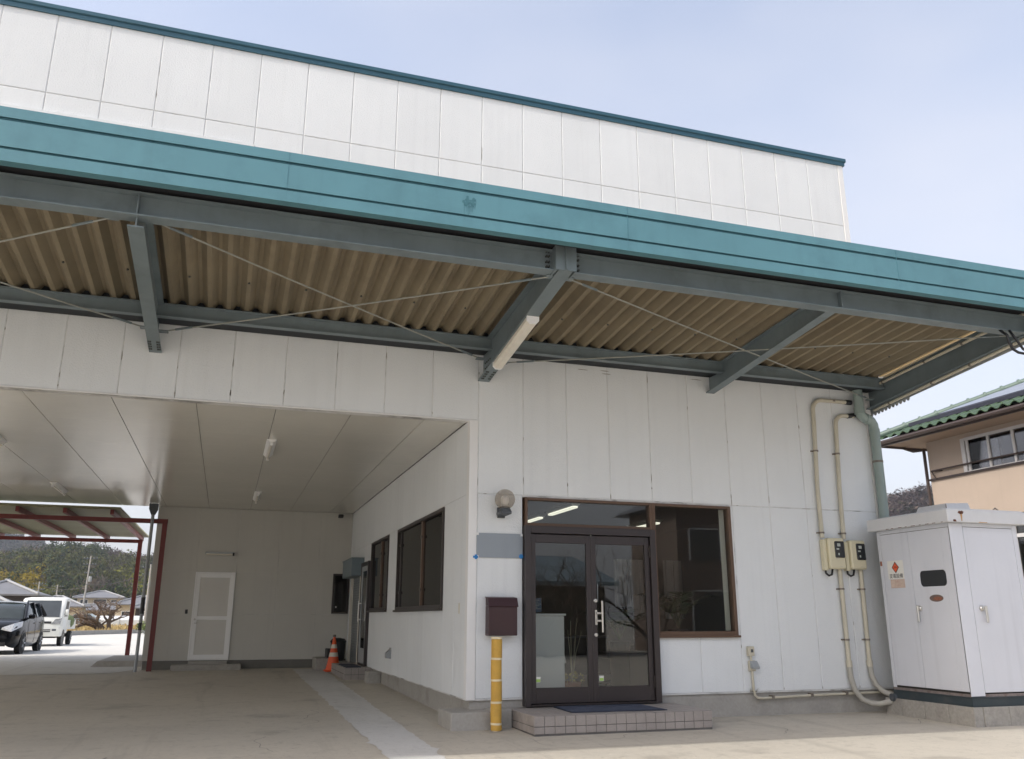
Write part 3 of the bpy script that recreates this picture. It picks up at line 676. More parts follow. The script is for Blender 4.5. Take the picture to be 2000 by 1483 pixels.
m.cbox(1.512, 1.540, -.072, -.055, 1.125, 1.305, .003); part('handle', m, M_CHROME, ent)
m = MB()
for z in (1.415, 1.008): m.lathe((1.522, -.056, z), [(.024, 0), (.024, -.010), (.019, -.014), (.006, -.015)], 14, 'y')
part('lock', m, M_CHROME, ent)
m = MB(); m.box(1.561, 1.566, -.0405, -.0385, 1.40, 1.62); part('strap', m, M_LTGREY, ent)
m = MB()
for x in (.672, 2.292):
    for z in (.45, 2.03): m.cbox(x-.012, x+.012, -.075, -.05, z-.075, z+.075, .004)
part('hinge', m, M_DKBROWN, ent)
for x in (.737, 1.558):
    m = MB(); m.box(x, x+.06, -.0395, -.0375, .468, .53); st = part('sticker', m, M_PAPER, ent)
    m = MB(); m.box(x+.004, x+.056, -.0402, -.0396, .472, .505); part('sticker_print', m, M_GREEN, ent)
m = MB(); m.cbox(1.469, 1.485, -.068, -.05, 2.205, 2.222, .003); part('catch', m, M_CHROME, ent)
# transom
m = MB(); ring(m, .612, 2.372, 2.312, 2.668, -.030, .09, .035, .038, .035)
tw = part('transom_window', m, M_BROWNF, B)
m = MB(); m.box(.645, 2.34, .02, .026, 2.348, 2.635); part('pane', m, M_GLASS, tw)
# shop window
m = MB(); ring(m, 2.374, 3.556, .985, 2.668, -.030, .09, .045, .06, .035); m.cbox(2.36, 3.575, -.055, .0, .967, .995, .004)
sw_ = part('window', m, M_BROWNF, B)
m = MB(); m.box(2.418, 3.512, .02, .026, 1.044, 2.634); part('pane', m, M_GLASS, sw_)
m = MB(); m.cbox(3.43, 3.505, .07, .085, 1.05, 2.63, .003); part('blind_edge', m, M_RAIL, sw_)
# side windows (facing -x)
def side_window(y0, y1, z0, z1, mull):
    mb = MB(); x0, x1 = -.135, .03; w_ = .045
    mb.cbox(x0, x1, y0, y0+w_, z0, z1, .004); mb.cbox(x0, x1, y1-w_, y1, z0, z1, .004)
    mb.cbox(x0+.001, x1-.001, y0+w_, y1-w_, z1-.05, z1-.001, .004); mb.cbox(x0+.001, x1-.001, y0+w_, y1-w_, z0, z0+.05, .004)
    mb.cbox(x0-.03, x0+.02, y0-.02, y1+.02, z0-.03, z0+.004, .004)
    wd = part('window', mb, M_DKBROWN, B)
    for i, yc in enumerate(mull):
        mm = MB(); mm.cbox(-.115, -.075, yc-.03, yc+.03, z0+.05, z1-.05, .003); part('mullion', mm, M_BROWNF if i % 2 == 0 else M_DKBROWN, wd)
        mm = MB()
        for zz in (z0+.28, z1-.28): mm.cbox(-.125, -.112, yc-.05, yc+.05, zz-.02, zz+.02, .002)
        part('clip', mm, M_DKBROWN, wd)
    ed = [y0+w_] + list(mull) + [y1-w_]
    for i, (a, b_) in enumerate(zip(ed, ed[1:])):
        mm = MB(); xx = -.085-.012*(i % 2); mm.box(xx, xx+.005, a, b_, z0+.05, z1-.05); part('pane', mm, M_DKGLASS, wd)
side_window(1.239, 4.54, 1.33, 2.662, [2.66, 4.30])
side_window(5.44, 7.35, 1.34, 2.66, [6.25])
# side entrance door, frame stands proud of the wall
m = MB(); x0 = -.175
m.cbox(x0, -.09, 7.40, 7.47, .30, 2.32, .004); m.cbox(x0, -.09, 8.27, 8.34, .30, 2.32, .004); m.cbox(x0+.001, -.09, 7.47, 8.27, 2.24, 2.319, .004); m.cbox(x0+.001, -.09, 7.47, 8.27, .30, .33, .004)
sdoor = part('side_door', m, M_BRONZE, B)
m = MB(); m.cbox(-.165, -.13, 7.475, 7.56, .335, 2.235, .003); m.cbox(-.165, -.13, 8.18, 8.265, .335, 2.235, .003); m.cbox(-.164, -.131, 7.56, 8.18, 2.14, 2.234, .003); m.cbox(-.164, -.131, 7.56, 8.18, .336, .62, .003)
part('door_leaf', m, M_LTGREY, sdoor)
m = MB(); m.box(-.15, -.144, 7.55, 8.19, .61, 2.15); part('pane', m, M_DKGLASS, sdoor)
m = MB(); m.cbox(-.225, -.205, 8.16, 8.19, 1.13, 1.55, .004); m.cbox(-.21, -.16, 8.165, 8.185, 1.16, 1.19, .003); m.cbox(-.21, -.16, 8.165, 8.185, 1.48, 1.51, .003); part('handle', m, M_CHROME, sdoor)
m = MB(); m.box(-.125, -.111, 8.36, 8.44, 1.40, 1.56); sgn = part('notice', m, M_PAPER, sdoor); m = MB(); m.box(-.127, -.1255, 8.375, 8.425, 1.42, 1.54); part('notice_print', m, M_ORSIGN, sdoor)
# roller shutter with box
m = MB()
z = .26
while z < 2.05:
    m.prism([(-.135, z), (-.128, z+.012), (-.128, z+.040), (-.135, z+.052), (-.118, z+.052), (-.118, z)], 'y', 8.50, 9.70); z += .053
shut = part('roller_shutter', m, M_SHUT, B)
m = MB(); m.cbox(-.17, -.111, 8.42, 8.50, .25, 2.06, .004); part('guide_rail', m, M_RAIL, shut); m = MB(); m.cbox(-.18, -.111, 9.70, 9.78, .25, 2.06, .004); part('guide_rail', m, M_RAIL, shut)
m = MB(); m.cbox(-.37, -.111, 8.36, 9.84, 2.06, 2.42, .008); m.cbox(-.385, -.111, 8.34, 9.86, 2.42, 2.44, .003); part('shutter_box', m, M_SHUTBOX, shut)
# back door and back window
m = MB(); ring(m, -3.518, -2.672, .312, 2.19, 10.49, 10.56, .035, .02, .035)
bd = part('back_door', m, M_WHITE, B)
m = MB(); x0, x1 = -3.482, -2.708
for a in ((x0, x0+.075, .335, 2.152), (x1-.075, x1, .335, 2.152)): m.cbox(a[0], a[1], 10.50, 10.535, a[2], a[3], .003)
for za, zb_ in ((.335, .43), (1.16, 1.24), (2.07, 2.152)): m.cbox(x0+.075, x1-.075, 10.501, 10.534, za, zb_, .003)
part('door_leaf', m, M_WHITE, bd)
m = MB(); m.box(x0+.07, x1-.07, 10.514, 10.525, .42, 1.17); m.box(x0+.07, x1-.07, 10.5145, 10.5255, 1.23, 2.08); part('door_panel', m, paint('frosted_panel', (.60, .585, .54), .35, var=.04), bd)
m = MB(); m.lathe((-3.45, 10.50, 1.17), [(.022, 0), (.022, -.012), (.012, -.016)], 10, 'y'); m.tube([(-3.45, 10.49, 1.09), (-3.45, 10.455, 1.09), (-3.36, 10.455, 1.085)], .010, 8); part('handle', m, M_CHROME, bd)
m = MB(); ring(m, -.50, -.12, 1.30, 2.20, 10.48, 10.545, .04); bw = part('rear_window', m, M_DKBROWN, B)
m = MB(); m.box(-.47, -.15, 10.51, 10.516, 1.33, 2.17); part('pane', m, M_DKGLASS, bw)
m = MB(); m.lathe((-.40, 10.508, 1.45), [(.02, 0), (.02, -.012), (.008, -.014)], 8, 'y'); part('lock', m, M_CHROME, bw)

# ---- office interior (belongs to the building)
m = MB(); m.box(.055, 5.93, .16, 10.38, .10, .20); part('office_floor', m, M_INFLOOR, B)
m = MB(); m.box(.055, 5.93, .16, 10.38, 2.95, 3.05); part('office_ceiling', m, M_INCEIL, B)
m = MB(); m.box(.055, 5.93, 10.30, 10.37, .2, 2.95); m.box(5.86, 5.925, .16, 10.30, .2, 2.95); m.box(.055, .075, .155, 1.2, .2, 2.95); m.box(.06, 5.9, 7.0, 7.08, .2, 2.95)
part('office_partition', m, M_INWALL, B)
# ------------------------------------------------------------------ things at the front of the building
# tiled entrance step
SX0, SX1, SY0, SZ = .395, 2.56, -.935, .192
st = thing('entrance_step', (1.48, -.5, 0), 'low grey tiled step in front of the glass entrance doors', 'step')
m = MB(); m.box(SX0+.006, SX1-.006, SY0+.006, .034, -.1, SZ-.004); part('core', m, M_GROUT, st)
def tile_mesh(nm, w_, h, face):
    mb = MB(); c = .003; g0 = .003; d = .012
    F = [(g0+c, 0, g0+c), (w_-g0-c, 0, g0+c), (w_-g0-c, 0, h-g0-c), (g0+c, 0, h-g0-c), (g0, c, g0), (w_-g0, c, g0), (w_-g0, c, h-g0), (g0, c, h-g0), (g0, d, g0), (w_-g0, d, g0), (w_-g0, d, h-g0), (g0, d, h-g0)]
    fs = [(0, 1, 2, 3), (0, 4, 5, 1), (1, 5, 6, 2), (2, 6, 7, 3), (3, 7, 4, 0), (4, 8, 9, 5), (5, 9, 10, 6), (6, 10, 11, 7), (7, 11, 8, 4)]
    if face == 'front': mb.add(F, fs)
    elif face == 'left': mb.add([(y, a, z) for a, y, z in F], [f[::-1] for f in fs])
    elif face == 'right': mb.add([(-y, a, z) for a, y, z in F], fs)
    else: mb.add([(a, z, -y) for a, y, z in F], fs)
    return mb.mesh(nm, M_TILE)
nc = 18; pw = (SX1-SX0)/nc
mt1, mt2 = tile_mesh('tile', pw, .108, 'front'), tile_mesh('tile', pw, .075, 'front')
rs = random.Random(11)
for i in range(nc):
    piece('tile', mt1, (SX0+i*pw, SY0+rs.uniform(-.001, .001), SZ-.110), st)
    piece('tile', mt2, (SX0+i*pw, SY0+rs.uniform(-.001, .001), SZ-.185), st)
nr = 8; ph = (.034-SY0-.02)/nr
mtop = tile_mesh('tile', pw, ph, 'top'); ml1 = tile_mesh('tile', ph, .108, 'left'); ml2 = tile_mesh('tile', ph, .075, 'left'); mr1 = tile_mesh('tile', ph, .108, 'right'); mr2 = tile_mesh('tile', ph, .075, 'right')
for j in range(nr):
    for i in range(nc): piece('tile', mtop, (SX0+i*pw, SY0+.012+j*ph, SZ+rs.uniform(-.0008, .0008)), st)
    for me, z in ((ml1, SZ-.110), (ml2, SZ-.185)): piece('tile', me, (SX0, SY0+.012+j*ph, z), st)
    for me, z in ((mr1, SZ-.110), (mr2, SZ-.185)): piece('tile', me, (SX1, SY0+.012+j*ph, z), st)
# doormat
m = MB(); P = [(.935, -.10), (.90, -.755), (2.06, -.80), (2.05, -.13)]
mt = thing('doormat', (1.5, -.45, SZ), 'dark blue ribbed doormat lying on the tiled entrance step', 'doormat')
m.prism([P[0], P[1], P[2], P[3]], 'z', SZ+.001, SZ+.010); part('rubber_edge', m, M_MATB, mt)
cx = sum(p[0] for p in P)/4; cy = sum(p[1] for p in P)/4
m = MB(); m.prism([(cx+(p[0]-cx)*.965, cy+(p[1]-cy)*.94) for p in P], 'z', SZ+.0105, SZ+.014); part('pile', m, M_MAT, mt)

# padded yellow bollard
px, py = .135, -.40; g0 = gz(px, py)
b = thing('bollard', (px, py, g0), 'ochre padded guard post with cream straps beside the mailbox', 'bollard')
m = MB(); m.lathe((px, py, g0), [(.05, -.02), (.05, .985), (.045, 1.0), (.01, 1.0)], 18); part('post', m, M_STRAP, b, True, 40)
zs = [0, .075, .30, .535, .765, .985]
for i in range(5):
    z0, z1 = zs[i]+.012, zs[i+1]-.012
    m = MB(); m.lathe((px+.002*(-1)**i, py, g0), [(.055, z0-.006), (.0615, z0-.002), (.0625, (z0+z1)/2), (.0615, z1+.002), (.055, z1+.006)], 20); part('pad', m, M_YEL, b, True, 50)
for z in zs[1:5]+[.99]:
    m = MB(); t_ = random.Random(int(z*100)).uniform(-.006, .006); n = 20
    V = []; F = []
    for k in range(n):
        a = 6.2832*k/n
        for r_, dz in ((.0636, -.011), (.0636, .011)): V.append((px+r_*math.cos(a), py+r_*math.sin(a), g0+z+dz+t_*math.cos(a)))
    for k in range(n): F.append((2*k, 2*((k+1) % n), 2*((k+1) % n)+1, 2*k+1))
    m.add(V, F); part('strap', m, M_STRAP, b, True)

# mailbox
mb_ = thing('mailbox', (.29, 0, 1.0), 'dark maroon steel mailbox on the white wall above the yellow bollard', 'mailbox')
m = MB(); m.cbox(.115, .468, -.155, -.002, 1.005, 1.345, .006); m.prism([(-.155, 1.347), (-.002, 1.347), (-.002, 1.438), (-.12, 1.425)], 'x', .118, .465); part('body', m, M_MAIL, mb_)
m = MB(); m.prism([(-.172, 1.338), (-.165, 1.332), (-.118, 1.43), (-.001, 1.445), (-.001, 1.452), (-.126, 1.438)], 'x', .108, .475); part('lid', m, M_MAIL, mb_)
m = MB(); m.box(.13, .453, -.1565, -.1555, 1.02, 1.325); part('door', m, M_MAIL, mb_)

# blank sign plate with blue tape
sg = thing('sign_plate', (.285, 0, 2.06), 'blank grey sign plate taped to the wall left of the entrance', 'sign')
m = MB(); c = .03; x0, x1, z0, z1 = -.008, .582, 1.912, 2.206
m.prism([(x0+c, z0), (x1-c, z0), (x1, z0+c), (x1, z1-c), (x1-c, z1), (x0+c, z1), (x0, z1-c), (x0, z0+c)], 'y', -.016, -.007); part('plate', m, M_SIGNGREY, sg)
m = MB(); m.tube([(.562, -.0175, 1.935), (.562, -.0165, 1.935)], .028, 14); part('tape', m, M_BLUE, sg)
m = MB(); m.box(-.05, .012, -.019, -.0165, 1.905, 1.93); m.box(-.03, .0, -.0195, -.019, 1.89, 1.945); part('tape', m, M_BLUE, sg)
m = MB()
for x, z in ((x0+.012, z1-.012), (x1-.012, z1-.012), (x0+.012, z0+.012)): m.box(x-.014, x+.014, -.018, -.0162, z-.014, z+.014)
part('corner_clip', m, M_TRIM, sg)

# globe lamp
lx, ly, lz = .30, -.175, 2.585
lp = thing('wall_lamp', (lx, 0, lz-.15), 'clear globe wall lamp on a dark bracket above the blank sign', 'lamp')
m = MB(); m.cbox(lx-.05, lx+.05, -.03, -.004, lz-.19, lz-.06, .006); m.cbox(lx-.065, lx+.065, ly-.075, -.03, lz-.165, lz-.125, .008); part('bracket', m, M_GREYBOX, lp)
m = MB(); m.lathe((lx, ly, lz-.125), [(.075, 0), (.075, .02), (.06, .035), (.06, .055)], 18); part('collar', m, M_GREYBOX, lp, True, 40)
m = MB(); n = 14; pr = []
for k in range(n+1):
    a = -1.15 + (math.pi/2+1.15-.02)*k/n; pr.append((.125*math.cos(a), .125*math.sin(a)))
m.lathe((lx, ly, lz+.02), pr, 24); part('globe', m, M_GLOBE, lp, True)
m = MB(); m.lathe((lx, ly, lz-.07), [(.03, 0), (.035, .03), (.05, .06), (.05, .10), (.035, .13), (.01, .14)], 14); part('bulb', m, M_WHITE, lp, True)

# concrete footings at the base of the walls
m = MB(); m.cbox(-.36, .115, -.30, .32, -.1, .185, .012)
solo('footing_block', m, M_CONC, 'pale concrete footing block at the front corner of the office wall', 'concrete block', base=(-.1, 0, 0))
m = MB(); m.cbox(.118, .385, -.22, .034, -.1, .20, .01)
solo('footing_block', m, M_CONC, 'small concrete block between the bollard and the tiled entrance step', 'concrete block', base=(.25, 0, 0))
m = MB(); m.cbox(-.30, -.06, 6.02, 6.40, 0, .27, .01)
solo('footing_block', m, M_CONC, 'small square concrete block against the side wall under the far window', 'concrete block', base=(-.2, 6.2, .07))

# meters and conduits
def meter(x0, x1, z0, z1, label):
    t = thing('electricity_meter', ((x0+x1)/2, 0, z0), label, 'meter', 'electricity meters on the front wall')
    m = MB(); m.cbox(x0, x1, -.135, -.02, z0, z1, .018); part('case', m, M_METER, t, True, 35)
    w_ = x1-x0; m = MB(); m.cbox(x0+.34*w_, x1-.06*w_, -.142, -.13, z1-.27, z1-.045, .012); wd = part('viewing_window', m, M_METERD, t)
    m = MB(); m.box(x0+.50*w_, x0+.70*w_, -.1435, -.1425, z1-.115, z1-.075); m.box(x0+.44*w_, x0+.60*w_, -.1435, -.1425, z1-.16, z1-.14); m.box(x0+.52*w_, x0+.6*w_, -.1435, -.1425, z1-.235, z1-.205); part('display', m, M_LCD, wd)['kind'] = 'stuff'
    m = MB(); m.box(x0+.36*w_, x0+.60*w_, -.1365, -.1352, z0+.135, z0+.160); m.box(x0+.55*w_, x0+.80*w_, -.1365, -.1352, z0+.03, z0+.037); part('embossed_mark', m, M_COND, t)
    m = MB(); m.cbox(x0-.06, x0-.002, -.085, -.01, z0-.02, z1-.02, .006); part('side_box', m, M_METER, t)
    m = MB(); m.tube([(x0-.03, -.05, z0-.02), (x0-.03, -.055, z0-.06), (x0+.01, -.06, z0-.09), (x0+.06, -.06, z0-.075), (x0+.08, -.06, z0+.005)], .014, 8); part('cable_loop', m, M_DARK, t, True)
    return t
meter(5.015, 5.275, 1.865, 2.285, 'left cream electricity meter on the wall, nearer the window')
meter(5.375, 5.625, 1.865, 2.262, 'right cream electricity meter on the wall, nearer the cabinet')
def clamps(t, pts):
    for (x, z) in pts:
        m = MB(); m.tube([(x, -.045, z-.012), (x, -.045, z+.012)], .037, 12); m.box(x-.06, x+.06, -.02, -.003, z-.009, z+.009); part('clamp', m, M_CLAMP, t)
def arc(c, r, a0, a1, n=8, y=-.045): return [(c[0]+r*math.cos(a0+(a1-a0)*i/n), y, c[1]+r*math.sin(a0+(a1-a0)*i/n)) for i in range(n+1)]
cA = thing('conduit_pipe', (5.0, 0, 2.3), 'beige conduit rising from the left meter and bending under the canopy', 'conduit')
m = MB(); m.tube([(4.985, -.045, 2.29), (4.985, -.045, 3.0), (5.03, -.045, 3.9)] + arc((5.20, 4.12), .165, math.pi, math.pi/2) + [(5.70, -.045, 4.29), (5.73, -.045, 4.29)], .030, 12); part('pipe', m, M_COND, cA, True, 50)
clamps(cA, [(4.985, 2.36), (5.015, 3.52), (5.4, 4.287)])
m = MB(); m.tube([(5.62, -.045, 4.29), (5.72, -.045, 4.29)], .036, 10); part('coupling', m, M_DARK, cA)
cB = thing('conduit_pipe', (5.35, 0, 2.3), 'beige conduit rising from the right meter toward the downpipe', 'conduit')
m = MB(); m.tube([(5.345, -.045, 2.28), (5.36, -.045, 3.0), (5.40, -.045, 3.75)] + arc((5.56, 3.93), .15, math.pi, math.pi/2) + [(5.74, -.045, 4.085)], .030, 12); part('pipe', m, M_COND, cB, True, 50)
clamps(cB, [(5.348, 2.36), (5.385, 3.50)])
m = MB(); m.tube([(5.63, -.045, 4.08), (5.76, -.045, 4.10)], .036, 10); part('coupling', m, M_DARK, cB)
cC = thing('conduit_pipe', (5.23, 0, .3), 'conduit hanging below the left meter that sags to the ground', 'conduit')
m = MB(); m.tube([(5.225, -.045, 1.86), (5.225, -.045, .60)], .030, 12); part('pipe', m, M_COND, cC, True, 50)
m = MB(); m.tube([(5.225, -.045, .62), (5.225, -.05, .45), (5.25, -.07, .30), (5.32, -.11, .175), (5.42, -.16, .125), (5.52, -.22, .12), (5.62, -.29, .15), (5.72, -.36, .205)], .036, 12); part('flexible_conduit', m, M_CONDG, cC, True, 50)
clamps(cC, [(5.225, 1.60), (5.225, .93)]); m = MB(); m.tube([(5.225, -.045, .58), (5.225, -.045, .66)], .04, 12); part('coupling', m, M_COND, cC)
cD = thing('conduit_pipe', (5.57, 0, .3), 'conduit hanging below the right meter into the cabinet base', 'conduit')
m = MB(); m.tube([(5.575, -.045, 1.86), (5.56, -.045, .60)], .030, 12); part('pipe', m, M_COND, cD, True, 50)
m = MB(); m.tube([(5.56, -.045, .62), (5.565, -.055, .46), (5.60, -.09, .34), (5.66, -.15, .26), (5.72, -.24, .225), (5.76, -.33, .215)], .036, 12); part('flexible_conduit', m, M_CONDG, cD, True, 50)
clamps(cD, [(5.573, 1.60), (5.563, .93)]); m = MB(); m.tube([(5.56, -.045, .58), (5.56, -.045, .66)], .04, 12); part('coupling', m, M_COND, cD)
# outlet boxes with low conduit
ob = thing('outlet_box', (3.72, 0, .6), 'small beige switch and socket boxes low on the wall right of the window', 'outlet')
m = MB(); m.cbox(3.665, 3.755, -.06, -.004, .735, .855, .006); m.cbox(3.675, 3.765, -.05, -.004, .55, .68, .006); part('box', m, M_COND, ob)
m = MB(); m.box(3.70, 3.732, -.064, -.060, .78, .82); part('switch', m, M_GREYBOX, ob)
m = MB(); m.prism([(-.05, .675), (-.11, .60), (-.105, .575), (-.05, .60)], 'x', 3.68, 3.785); part('cover', m, M_LTGREY, ob)
m = MB(); m.tube([(3.712, -.03, .735), (3.712, -.03, .68)], .014, 8); m.tube([(3.715, -.03, .55), (3.72, -.03, .33), (3.735, -.03, .255), (3.775, -.025, .222), (3.84, -.02, .215), (4.6, -.02, .232), (5.9, -.02, .25)], .016, 8); part('conduit', m, M_COND, ob, True, 50)
for x in (4.0, 4.6, 5.15): 
    m = MB(); m.box(x-.02, x+.02, -.042, .03, .205+.017*(x-3.8), .245+.017*(x-3.8)); part('clamp', m, M_CLAMP, ob)
# small weeds at the conduit foot
m = MB(); rs = random.Random(4)
for k in range(18):
    x = 3.72+rs.uniform(-.04, .05); a = rs.uniform(-.09, .09); h = rs.uniform(.05, .12)
    m.add([(x-.004, -.01, .29), (x+.004, -.01, .29), (x+a, -.03-rs.uniform(0, .04), .29+h*.6)], [(0, 1, 2)])
solo('weed', m, paint('dry_weed', (.22, .20, .12), .9), 'tiny dry weed growing at the foot of the socket conduit', 'weed', base=(3.72, -.01, .29))
# downpipe
dp = thing('downpipe', (6.03, -.1, 0), 'grey green rainwater downpipe with an offset bend at the right wall end', 'downpipe')
m = MB(); m.tube([(5.785, -.13, 4.46), (5.785, -.13, 4.18), (5.80, -.13, 4.10), (5.86, -.12, 4.055), (5.93, -.11, 4.04), (6.00, -.10, 4.02), (6.04, -.095, 3.96), (6.05, -.09, 3.88), (6.05, -.09, .15)], .068, 16); part('pipe', m, M_PIPE, dp, True, 50)
m = MB()
for z0, z1 in ((4.10, 4.2), (3.80, 3.90)):
    x = 5.785 if z0 > 4 else 6.05; m.tube([(x, -.13 if z0 > 4 else -.09, z0), (x, -.13 if z0 > 4 else -.09, z1)], .075, 16)
m.tube([(5.88, -.117, 4.05), (5.955, -.105, 4.035)], .076, 16); part('socket', m, M_PIPE, dp, True, 50)
m = MB()
for z in (3.4, 2.05): m.tube([(6.05, -.09, z), (6.05, -.09, z+.03)], .073, 16); m.box(6.04, 6.06, -.09, .0, z, z+.03)
part('strap', m, M_CLAMP, dp)

# ------------------------------------------------------------------ outdoor transformer cabinet
cb = thing('transformer_cabinet', (6.2, -.95, 0), 'pale grey steel transformer cabinet on a dark channel base beside the downpipe', 'electrical cabinet')
CX0, CX1, CY0, CY1, CZ0, CZ1 = 5.66, 6.74, -1.62, -.34, .335, 2.36
m = MB(); m.box(CX0+.012, CX1-.012, CY0+.012, CY1, CZ0, CZ1); part('body', m, M_GAP, cb)
def leaf_y(x0, x1, z0, z1, nm='door'): m = MB(); m.cbox(x0, x1, CY0-.004, CY0+.01, z0, z1, .003); return part(nm, m, M_CAB, cb)
def leaf_x(y0, y1, z0, z1, nm='door'): m = MB(); m.cbox(CX0-.004, CX0+.01, y0, y1, z0, z1, .003); return part(nm, m, M_CAB, cb)
# left face frame and doors
leaf_x(CY1-.055, CY1, CZ0, CZ1, 'corner_post')
d1 = leaf_x(-.905, CY1-.061, CZ0+.03, CZ1-.05)
# the door with a window: built round its opening
y0, y1, z0, z1 = -1.595, -.911, CZ0+.03, CZ1-.05; wy0, wy1, wz0, wz1 = -1.475, -1.035, 1.60, 1.80
m = MB()
m.cbox(CX0-.004, CX0+.01, y0, wy0, z0, z1, .003); m.cbox(CX0-.004, CX0+.01, wy1, y1, z0, z1, .003); m.box(CX0-.004, CX0+.01, wy0, wy1, z0, wz0); m.box(CX0-.004, CX0+.01, wy0, wy1, wz1, z1)
r_ = .05
for (cy, cz, sy, sz) in ((wy0, wz0, 1, 1), (wy1, wz0, -1, 1), (wy1, wz1, -1, -1), (wy0, wz1, 1, -1)):
    pts = [(cy, cz)] + [(cy+sy*r_*(1-math.sin(t*math.pi/12)), cz+sz*r_*(1-math.cos(t*math.pi/12))) for t in range(7)]
    m.prism(pts, 'x', CX0-.0035, CX0+.0095)
d2 = part('door', m, M_CAB, cb)
m = MB(); m.box(CX0+.0102, CX0+.0118, wy0-.005, wy1+.005, wz0-.005, wz1+.005); part('pane', m, glass('cabinet_glass', (.7, .72, .72), 1, 1.5), d2)
m = MB(); m.box(CX0+.0119, CX0+.0122, wy1-.15, wy1+.004, wz0, wz1); part('inner_plate', m, paint('inner_plate_paint', (.38, .42, .41), .5), d2)
m = MB(); n = 20
m.add([(CX0-.0055, -1.275+.115*math.cos(6.2832*k/n), 1.455+.044*math.sin(6.2832*k/n)) for k in range(n)], [tuple(range(n))]); part('badge', m, M_BADGE, d2)
m = MB(); m.add([(CX0-.0062, -1.295+.075*math.cos(6.2832*k/n), 1.450+.022*math.sin(6.2832*k/n)) for k in range(n)], [tuple(range(n))]); part('badge_mark', m, M_BADGER, d2)
def lever(parent, p, axis):
    m = MB()
    if axis == 'x':
        m.lathe((p[0], p[1], p[2]), [(.034, 0), (.034, -.02), (.024, -.032), (.01, -.034)], 12, 'x'); m.cbox(p[0]-.05, p[0]-.03, p[1]-.005, p[1]+.03, p[2]-.17, p[2]+.035, .006)
    else:
        m.lathe((p[0], p[1], p[2]), [(.034, 0), (.034, -.02), (.024, -.032), (.01, -.034)], 12, 'y'); m.cbox(p[0]+.02, p[0]+.055, p[1]-.05, p[1]-.03, p[2]-.17, p[2]+.03, .006)
    part('handle', m, M_CHROME, parent)
lever(d2, (CX0-.004, -.985, 1.335), 'x')
# front face
leaf_y(CX0-.004, 5.865, CZ0-.02, CZ1, 'corner_post')
d3 = leaf_y(5.871, CX1-.075, CZ0+.02, CZ1-.045); leaf_y(CX1-.07, CX1, CZ0-.01, CZ1, 'corner_post')
lever(d3, (5.985, CY0-.004, 1.33), 'y')
m = MB(); m.cbox(CX0-.003, CX0+.01, CY0+.02, CY1-.06, CZ1-.044, CZ1+.004, .002); part('top_rail', m, M_CAB, cb)
m = MB(); m.cbox(5.868, CX1-.072, CY0-.003, CY0+.01, CZ1-.039, CZ1+.004, .002); part('top_rail', m, M_CAB, cb)
# rusty lower rails
m = MB(); m.box(CX0-.006, CX0+.01, CY0+.01, CY1, CZ0-.028, CZ0+.004); m.box(5.866, CX1, CY0-.006, CY0+.01, CZ0-.028, CZ0+.004)
part('bottom_rail', m, paint('worn_rail', (.20, .17, .16), .7, var=.3, vscale=12, dirt=(.10, .05, .03), dirt_amt=.7, dirt_scale=9), cb)
# roof
m = MB(); m.cbox(CX0-.085, CX1+.10, CY0-.085, CY1+.08, CZ1+.005, CZ1+.165, .008)
m.prism([(CX0-.08, CZ1+.165), (CX1+.09, CZ1+.165), (CX1+.05, CZ1+.178), (CX0-.04, CZ1+.178)], 'y', CY0-.07, CY1+.06)
cr = part('roof', m, M_CABT, cb)
m = MB()
V = [(5.95, -1.3, 2.5), (6.42, -1.3, 2.5), (6.42, -.75, 2.5), (5.95, -.75, 2.5), (6.0, -1.28, 2.66), (6.37, -1.28, 2.68), (6.37, -.8, 2.68), (6.0, -.8, 2.66)]
m.add(V, [(3, 2, 1, 0), (4, 5, 6, 7), (0, 1, 5, 4), (1, 2, 6, 5), (2, 3, 7, 6), (3, 0, 4, 7)]); part('vent_cowl', m, M_CABT, cr)
m = MB()
def blotch(cx, cz, rx, rz, seed, y=CY0-.0865):
    q = random.Random(seed); n = 16; m.add([(cx+rx*math.cos(6.2832*k/n)*q.uniform(.6, 1.15), y, cz+rz*math.sin(6.2832*k/n)*q.uniform(.6, 1.15)) for k in range(n)], [tuple(range(n))])
blotch(5.79, CZ1+.125, .055, .026, 1); blotch(5.68, CZ1+.022, .03, .018, 3); part('rust_patch', m, M_RUST, cr)
m = MB(); m.quad((5.785, CY0-.0862, CZ1+.02), (5.80, CY0-.0862, CZ1+.02), (5.81, CY0-.0862, CZ1+.11), (5.775, CY0-.0862, CZ1+.11)); m.quad((6.05, CY0-.0862, CZ1+.008), (6.2, CY0-.0862, CZ1+.008), (6.19, CY0-.0862, CZ1+.016), (6.07, CY0-.0862, CZ1+.018)); part('rust_run', m, M_RUSTL, cr)
m = MB()
for k in range(9): m.box(CX0-.0875, CX0-.0855, CY0+.12*k+.02*math.sin(k*3), CY0+.12*k+.03+.03*abs(math.sin(k*2)), CZ1+.006, CZ1+.013)
part('rust_edge', m, M_RUST, cr)
m = MB(); m.tube([(6.55, -1.5, CZ1+.17), (6.55, -1.5, CZ1+.21), (6.58, -1.5, CZ1+.235), (6.62, -1.5, CZ1+.21), (6.62, -1.5, CZ1+.17)], .008, 6); m.tube([(5.62, -1.66, CZ1+.16), (5.62, -1.66, CZ1+.23)], .006, 6); part('lifting_eye', m, M_CLAMP, cr)
# channel base
m = MB(); m.box(CX0-.01, CX1+.02, CY0-.01, CY1, .205, .308); m.box(CX0-.02, CX1+.02, CY0-.02, CY1, .298, .307); m.box(CX0-.02, CX1+.02, CY0-.02, CY1, .2, .207); part('channel_base', m, M_CHAN, cb)
